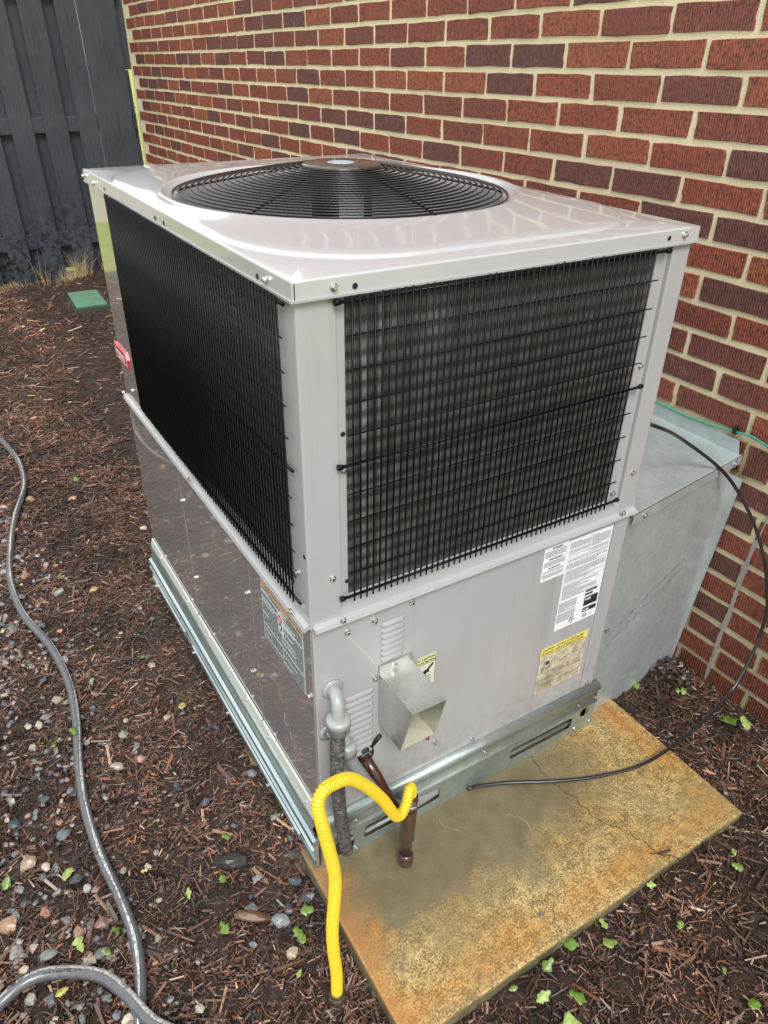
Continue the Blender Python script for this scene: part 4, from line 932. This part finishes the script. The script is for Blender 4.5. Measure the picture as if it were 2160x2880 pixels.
# ------------------------------------------------------------------ conduits on the front
GPL = mat('grey_pvc', (.30, .32, .31), .3, 0, .5, .12)
FOAM = mat('weathered_foam', (.06, .055, .05), .75); t = NT(FOAM); t.col(t.ramp(t.noise(1, 6, .8, t.map((70, 70, 160))), [(.42, (.035, .028, .024)), (.55, (.12, .115, .11)), (.68, (.36, .355, .35))])); t.bump(t.noise(120, 4), .8, .004)
cd1 = empty('electrical_conduit', (.04, 0, .53), (0, 0, 0), 'grey plastic elbow with foam wrapped line running down the front corner', 'conduit')
Lc = lambda p: tuple(Vector(p)-Vector((.04, 0, .53)))
b = MB(); b.lathe([(0, .0), (.0225, .0), (.0225, .003), (.020, .005), (.013, .006)], 28); b.build('flange', GPL, cd1, Lc((.041, -.008, .532)), ROT['R'])
b = MB(); b.tube([Lc(p) for p in cat_rom([(.041, -.008, .533), (.038, -.026, .536), (.034, -.042, .527), (.031, -.049, .508), (.0295, -.052, .484)], 6)], .0130, 18); b.build('elbow', GPL, cd1)
b = MB(); b.lathe([(.0, .004), (.017, .004), (.0235, .002), (.0245, -.002), (.0245, -.012), (.0220, -.014), (.0220, -.030), (.018, -.032)], 24, Matrix.Translation(Lc((.0290, -.0525, .496)))); b.build('lock_nut', GPL, cd1)
b = MB(); P = resample([Lc(p) for p in cat_rom([(.028, -.053, .474), (.025, -.053, .43), (.022, -.053, .36), (.024, -.050, .27), (.030, -.046, .18), (.039, -.040, .10), (.047, -.032, .052)], 6)], .006); b.tube(P, [.0146+.0005*math.sin(i*1.9) for i in range(len(P))], 18); b.build('insulated_line', FOAM, cd1)
cd2 = empty('flexible_conduit', (.03, 0, .42), (0, 0, 0), 'grey flexible conduit curving behind the yellow hose into the rail slot', 'conduit')
Lc = lambda p: tuple(Vector(p)-Vector((.03, 0, .42)))
b = MB(); b.lathe([(0, .0), (.0200, .0), (.0200, .003), (.012, .005)], 24); b.build('flange', GPL, cd2, Lc((.027, -.007, .420)), ROT['R'])
b = MB(); b.tube([Lc(p) for p in cat_rom([(.030, -.007, .419), (.040, -.022, .420), (.049, -.030, .412), (.053, -.034, .398)], 5)], .0120, 16); b.build('elbow', GPL, cd2)
b = MB(); b.lathe([(0, .003), (.0185, .003), (.0200, -.001), (.0200, -.026), (.014, -.029)], 20, Matrix.Translation(Lc((.0545, -.035, .394)))); b.build('lock_nut', GPL, cd2)
b = MB(); P = resample([Lc(p) for p in cat_rom([(.056, -.035, .368), (.063, -.037, .340), (.078, -.040, .302), (.098, -.043, .255), (.130, -.043, .195), (.170, -.034, .128), (.215, -.024, .082), (.262, -.008, .056), (.320, .006, .043)], 8)], .0035); b.tube(P, [.0135+(.0007 if i % 2 else 0) for i in range(len(P))], 14); b.build('flex_tube', mat('grey_flex', (.24, .26, .27), .45), cd2)

# ------------------------------------------------------------------ brown condensate pipe and yellow corrugated hose
BRW = mat('brown_plastic', (.055, .020, .012), .25, 0, .6, .08)
dp = empty('drain_pipe', (.16, -.1, 0), (0, 0, 0), 'brown plastic condensate drain with upright stub and end coupling', 'drain pipe')
Lc = lambda p: tuple(Vector(p)-Vector((.16, -.1, 0)))
b = MB(); b.tube([Lc((.112, -.001, .292)), Lc((.122, -.03, .262)), Lc((.155, -.088, .155))], .0125, 16); b.build('drain_arm', BRW, dp)
b = MB(); b.tube([Lc(p) for p in ((.1625, -.100, .010), (.1630, -.1005, .11), (.1660, -.101, .20), (.1700, -.102, .236))], [.0130, .0130, .0135, .0135], 18)
b.build('upright', BRW, dp)
b = MB(); b.tube([Lc((.1625, -.100, .004)), Lc((.1625, -.100, .008)), Lc((.1625, -.100, .034)), Lc((.1627, -.100, .040))], [.0145, .0175, .0175, .0135], 18); b.build('end_coupling', BRW, dp)
b = MB(); b.tube([Lc((.1632, -.1003, .088)), Lc((.1635, -.1003, .094)), Lc((.1675, -.1010, .175)), Lc((.1695, -.1018, .232))], [.0138, .0172, .0168, .0165], 18); b.build('tee_fitting', BRW, dp)
b = MB(); b.tube([Lc((.1685, -.1015, .206)), Lc((.1695, -.1018, .216))], .0178, 20); b.build('hose_clamp', STEEL, dp)
b = MB(); b.lathe([(.0245, .002), (.022, .006), (.014, .010)], 24); rg_ = b.build('rubber_grommet', RUBBER, dp, Lc((.113, -.001, .296)), ROT['R'])
b = MB(); b.tube([Lc((.128, -.006, .316)), Lc((.146, -.008, .337)), Lc((.151, -.009, .341))], [.0045, .0055, .004], 8); b.build('grommet_tab', RUBBER, dp)
YEL = mat('yellow_plastic', (.70, .50, .02), .42, 0, .2, .2); t = NT(YEL); t.col(t.mix(t.ramp(t.noise(22, 5, .7), [(.5, 0), (.75, .5)]), (.72, .52, .02), (.50, .36, .03)))
pts = cat_rom([(-.098, -.252, -.030), (-.096, -.251, .05), (-.099, -.249, .13), (-.097, -.246, .20), (-.088, -.242, .275), (-.083, -.238, .34), (-.0895, -.231, .415), (-.096, -.222, .480), (-.0960, -.214, .512), (-.083, -.206, .527), (-.058, -.196, .520), (-.020, -.184, .496), (.022, -.172, .435), (.064, -.158, .355), (.092, -.146, .288), (.110, -.138, .250), (.128, -.131, .238), (.144, -.123, .247), (.155, -.114, .262), (.164, -.107, .268), (.170, -.103, .252), (.170, -.102, .222)], 10)
P = resample(pts, .00145); PIT = 4
yh = empty('yellow_hose', (-.098, -.252, -.04), (0, 0, 0), 'bright yellow corrugated hose looping from the mulch to the brown drain stub', 'hose')
Lc = lambda p: tuple(Vector(p)-Vector((-.098, -.252, -.04)))
b = MB(); b.tube([Lc(p) for p in P], [.0086+(0, .0032, .0034, .0032)[i % PIT] if i < len(P)-6 else .0118 for i in range(len(P))], 20); b.build('corrugated_tube', YEL, yh)
b = MB(); b.lathe([(.019, .0), (.020, .006), (.018, .014), (.0145, .018), (.0132, .020)], 8, None, False); b.lathe([(.0150, .016), (.0145, .026), (.0130, .027)], 24); b.build('base_fitting', mat('brown_metal_fitting', (.13, .10, .07), .35, .6), yh, (0, 0, -.004))

# ------------------------------------------------------------------ black cable
b = MB()
cpts = [(.40, -.02, .014), (.43, -.024, .010), (.506, -.055, .007), (.61, -.111, .006), (.722, -.160, .007), (.855, -.194, .012), (1.042, -.188, .025), (1.195, -.166, .040), (1.262, -.155, .085), (1.312, -.143, .165), (1.334, -.130, .262), (1.334, -.108, .340), (1.325, -.082, .420), (1.300, -.030, .530), (1.236, .036, .650), (1.085, .073, .768), (.905, .035, .868), (.845, .06, .885), (.80, .25, .85), (.83, .5, .75), (.84, .7, .6)]
cpts = cpts[:17]+[(.86, .12, .87), (.86, .35, .80), (.855, .55, .72), (.85, .75, .6)]
b.tube(resample(cat_rom(cpts, 10), .012), .0047, 10); tag(b.build('power_cable', mat('black_cable', (.012, .012, .013), .3, 0, .4)), 'black cable arcing over the duct and down across the pad', 'cable')
# ------------------------------------------------------------------ garden hose
HOSE = mat('grey_rubber_hose', (.085, .088, .095), .35, 0, .5, .15); t = NT(HOSE)
g3 = t.new('NewGeometry'); nz = t.sep(g3.outputs['Normal'])[2]
t.col(t.mix(t.ramp(t.noise(70, 5, .7), [(.5, 0), (.7, .45)]), (.085, .088, .095), (.2, .2, .2))); t.bump(t.noise(90, 3), .3, .002)
HS2 = mat('silver_stripe', (.50, .49, .46), .35, .2); t = NT(HS2); t.col(t.ramp(t.noise(120, 5, .75), [(.42, (.2, .2, .2)), (.55, (.60, .59, .56))]))
hr = .0125
def gh(x, y, l=0): return (x, y, float(gz(x, y))+hr+.006+l)
hp = [(-.36, 3.6), (-.345, 3.15), (-.316, 2.861), (-.277, 2.549), (-.290, 2.298), (-.364, 2.026), (-.411, 1.816), (-.447, 1.561), (-.441, 1.345), (-.392, 1.126), (-.376, .924), (-.390, .762), (-.413, .625), (-.431, .468), (-.431, .304), (-.419, .189), (-.414, .077), (-.424, -.005), (-.446, -.084), (-.49, -.2), (-.60, -.36), (-.42, -.46), (-.28, -.34), (-.33, -.24), (-.395, -.165), (-.430, -.119), (-.456, -.053), (-.487, .006), (-.532, .049), (-.589, .079), (-.632, .084), (-.676, .076), (-.80, .02), (-1.0, -.15)]
P3 = [gh(x, y, .018 if 23 < i < 28 else (.010 if i in (23, 28, 29, 30) else 0)) for i, (x, y) in enumerate(hp)]
gp = resample(cat_rom(P3, 10), .02)
hose = empty('garden_hose', gp[0], (0, 0, 0), 'grey rubber garden hose with silver stripe snaking over the mulch', 'hose')
O = Vector(gp[0]); b = MB(); b.tube([p-O for p in gp], hr, 16); b.build('hose_body', HOSE, hose)
V = []; n_ = len(gp)
for i, p in enumerate(gp):
    tt = (gp[min(i+1, n_-1)]-gp[max(i-1, 0)]).normalized(); s_ = tt.cross(Vector((0, 0, 1))).normalized()
    off_ang = R(20+25*math.sin(i*.06))*(-1)
    if i > n_*.75: off_ang = R(35)
    w_ = R(11+4*math.sin(i*.5)) if i < n_*.7 else R(27)
    for k in range(4):
        a = off_ang+w_*(k/3*2-1); V.append(tuple(p-O+(s_*math.sin(a)+Vector((0, 0, 1))*math.cos(a))*(hr+.0003)))
b = MB(); b.add(V, [(4*i+k, 4*i+k+1, 4*i+k+5, 4*i+k+4) for i in range(n_-1) for k in range(3)], True); b.build('stripe', HS2, hose, fix=False)
def top_text(body, size, p, ang):
    return text(body, size, INK, hose, tuple(Vector(p)-O), Euler((R(-14), 0, ang)), 1.1)
def near(x, y): return min(gp[int(n_*.7):], key=lambda q: (q.x-x)**2+(q.y-y)**2)
q = near(-.645, .08); top_text('& GORILLA', .013, (q.x-.012, q.y-.008+.006, q.z+hr+.0015), R(12))
q = near(-.565, .065); top_text('EXTREME 5/8', .012, (q.x-.03, q.y+.006, q.z+hr+.0015), R(-26))

# ------------------------------------------------------------------ fallen leaves, twigs
LM = [mat('fresh_leaf', (.14, .24, .035), .4, 0, .3), mat('pale_leaf', (.30, .40, .10), .45, 0, .2), mat('yellow_leaf', (.48, .46, .12), .45)]
for m_ in LM:
    t = NT(m_); c0 = tuple(m_.node_tree.nodes['Principled BSDF'].inputs['Base Color'].default_value)[:3]
    t.col(t.mix(t.ramp(t.noise(120, 4), [(.4, 0), (.65, .7)]), c0, tuple(q*.55 for q in c0)))
def leaf(x, y, s_, k, label, seed, z=None, grp='fallen green leaf pieces'):
    rg = random.Random(seed); n_ = 9; V = [(0, 0, 0)]; 
    for i in range(n_):
        f_ = i/(n_-1); w_ = .30*math.sin(math.pi*(f_*.92+.04))**.7*(1+rg.gauss(0, .3)); V += [((f_-.5), w_, .12*w_+.10*(f_-.5)**2+rg.gauss(0, .02)), ((f_-.5), 0, .13*(f_-.5)**2-.02), ((f_-.5), -w_*rg.uniform(.7, 1), .13*w_+rg.gauss(0, .02))]
    V = [tuple(c_*s_ for c_ in p) for p in V[1:]]; F = []
    for i in range(n_-1): F += [(3*i, 3*i+1, 3*i+4, 3*i+3), (3*i+1, 3*i+2, 3*i+5, 3*i+4)]
    b = MB(); b.add(V, F, True); o = b.build('leaf', LM[k], None, (x, y, (float(gz(x, y))+.016) if z is None else z), (rg.gauss(0, .25), rg.gauss(0, .25), rg.uniform(0, 6.3)))
    md = o.modifiers.new('thick', 'SOLIDIFY'); md.thickness = .0004
    return tag(o, label, 'leaf', grp)
LV = [(1.245,-.172,.075,0,'largest bright green leaf, under the black cable by the wall'),(1.285,-.20,.05,1,'pale tip leaf beside the largest green leaf at the wall'),(.618,-.423,.026,1,'small pale leaf just off the pad front edge, right half'),(.463,-.428,.03,1,'pale torn leaf against the pad front edge, middle'),(.371,-.425,.038,0,'curled green leaf against the pad front edge'),
(.442,-.467,.045,1,'flat pale green leaf with square ends in front of the pad'),(.302,-.430,.036,0,'green leaf sliver leaning on the pad front edge'),(.599,-.518,.028,1,'pale leaf scrap on open mulch at right'),(.211,-.428,.022,0,'tiny green leaf by the pad edge near the bottom'),(.254,-.470,.040,1,'pale torn leaf below the pad corner'),
(.310,-.507,.040,0,'long green leaf on mulch near the bottom edge'),(.844,-.469,.018,1,'tiny pale leaf near the right picture edge'),(.819,-.497,.030,0,'dark green leaf near the right picture edge'),(.261,-.545,.07,1,'large pale leaf cut by the bottom picture edge'),(.598,-.63,.016,0,'tiny green scrap at the lower right'),(.593,-.703,.03,0,'leaf at the bottom right corner'),
(1.089,.048,.035,0,'green leaf at the foot of the duct'),(1.20,-.03,.04,0,'bright green leaf on the litter heap by the duct'),(-.63,.351,.034,0,'green leaf at the left picture edge'),(-.506,.298,.040,1,'pale yellow leaf left of the hose'),(-.308,.318,.018,0,'small bright leaf between hose and rail'),(-.461,.713,.03,1,'round pale leaf touching the hose from the left'),
(-.119,.638,.036,2,'yellow leaf curl near the rail'),(-.16,.198,.028,0,'thin green leaf by the black bark'),(-.353,.212,.018,2,'tiny yellow leaf right of the hose'),(-.205,.102,.03,0,'forked green leaf blade below the black bark'),(-.283,.11,.028,1,'pale green blade on mulch'),(-.242,-.002,.042,0,'curled green leaf left of the brown bark lump'),(-.111,-.105,.048,0,'green leaf just above the tan stone by the yellow hose'),
(-.073,-.068,.035,0,'green leaf close to the pad left edge'),(-.518,.115,.045,1,'leaf ring of pale green above the hose loop'),(-.473,.071,.030,1,'pale leaf pair right of the leaf ring'),(-.444,.108,.032,0,'crumpled green leaf touching the hose near the loop'),(-.568,.035,.03,2,'yellow brown leaf inside the hose loop'),(-.145,-.175,.022,1,'small pale leaf left of the yellow hose'),
(-.082,2.23,.042,0,'bright green leaf far left on open mulch'),(-.292,1.497,.022,0,'tiny green leaf by the hose, mid distance'),(-.153,.928,.028,0,'bright green leaf beside the rail, mid distance'),(-.086,3.379,.05,2,'yellow leaf far back on the mulch'),(.081,3.178,.04,2,'pale yellow leaf far back beside the unit')]
for i, (x, y, s_, k, lb) in enumerate(LV): leaf(x, y, s_*.88, k, lb, i)
leaf(-.405, .72, .035, 0, 'green leaf lying on top of the hose', 77, gh(-.405, .72)[2]+hr+.002)
leaf(-.60, -.02, .05, 2, 'rust brown leaf inside the hose loop', 78).data.materials[0] = mat('brown_leaf', (.16, .06, .02), .5)
# leaf litter heap at the duct foot
b = MB(); LIT = mat('black_leaf_litter', (.03, .02, .014), .4, 0, .3)
for i in range(150):
    x = random.gauss(1.21, .055); y = random.gauss(.03, .045); y = min(y, .075); z = float(gz(x, y))+.008+random.uniform(0, .012); a = random.uniform(0, 6.3); s_ = random.uniform(.004, .013)
    M_ = Matrix.Translation((x, y, z))@Euler((random.gauss(0, .4), random.gauss(0, .4), a)).to_matrix().to_4x4()
    b.add([(-s_, -s_*.5, 0), (0, -s_*.6, .004), (s_, -s_*.2, 0), (s_*.8, s_*.5, .003), (0, s_*.6, .006), (-s_, s_*.4, 0)], [(0, 1, 4, 5), (1, 2, 3, 4)], False, M_)
tag(b.build('leaf_litter', LIT), 'black wet leaf litter heaped at the foot of the duct', 'leaf litter', kind='stuff')
# pine needles and fine twigs
b = MB()
for i in range(420):
    if i < 260: x, y = random.uniform(.1, 1.37), random.uniform(-.9, -.0)
    else: x, y = random.uniform(-.75, -.05), random.uniform(-.5, 1.8)
    if PADX0-.02 < x < PADX1+.02 and y > PADY0-.02: continue
    z = float(gz(x, y))+.013; a = random.uniform(0, 6.3); l = random.uniform(.02, .06); c_ = random.uniform(-.3, .3)
    b.tube([(x, y, z), (x+l*.5*math.cos(a), y+l*.5*math.sin(a), z+.004), (x+l*math.cos(a+c_), y+l*math.sin(a+c_), z)], .0005, 3, False)
tag(b.build('pine_needles', mat('straw_needle', (.26, .15, .07), .6)), 'thin straw coloured pine needles scattered over the mulch', 'pine needles', kind='stuff')
b = MB(); b.tube(cat_rom([(.66, -.375, .003), (.675, -.392, .010), (.70, -.41, .006), (.72, -.43, -.01)], 4), .0011, 5); b.tube([(.672, -.388, .009), (.705, -.395, .008)], .0022, 5); b.tube([(.69, -.405, .008), (.665, -.43, .004)], .0008, 5)
tag(b.build('twig', mat('dark_twig', (.03, .02, .015), .7)), 'small dark twig lying over the pad front edge', 'twig')
b = MB(); b.box((-.008, -.003, 0), (.008, .003, .003), .001); tag(b.build('metal_scrap', STEEL, None, (.35, -.355, .001), (0, 0, R(25))), 'tiny silver metal scrap on the pad near the short crack', 'scrap')
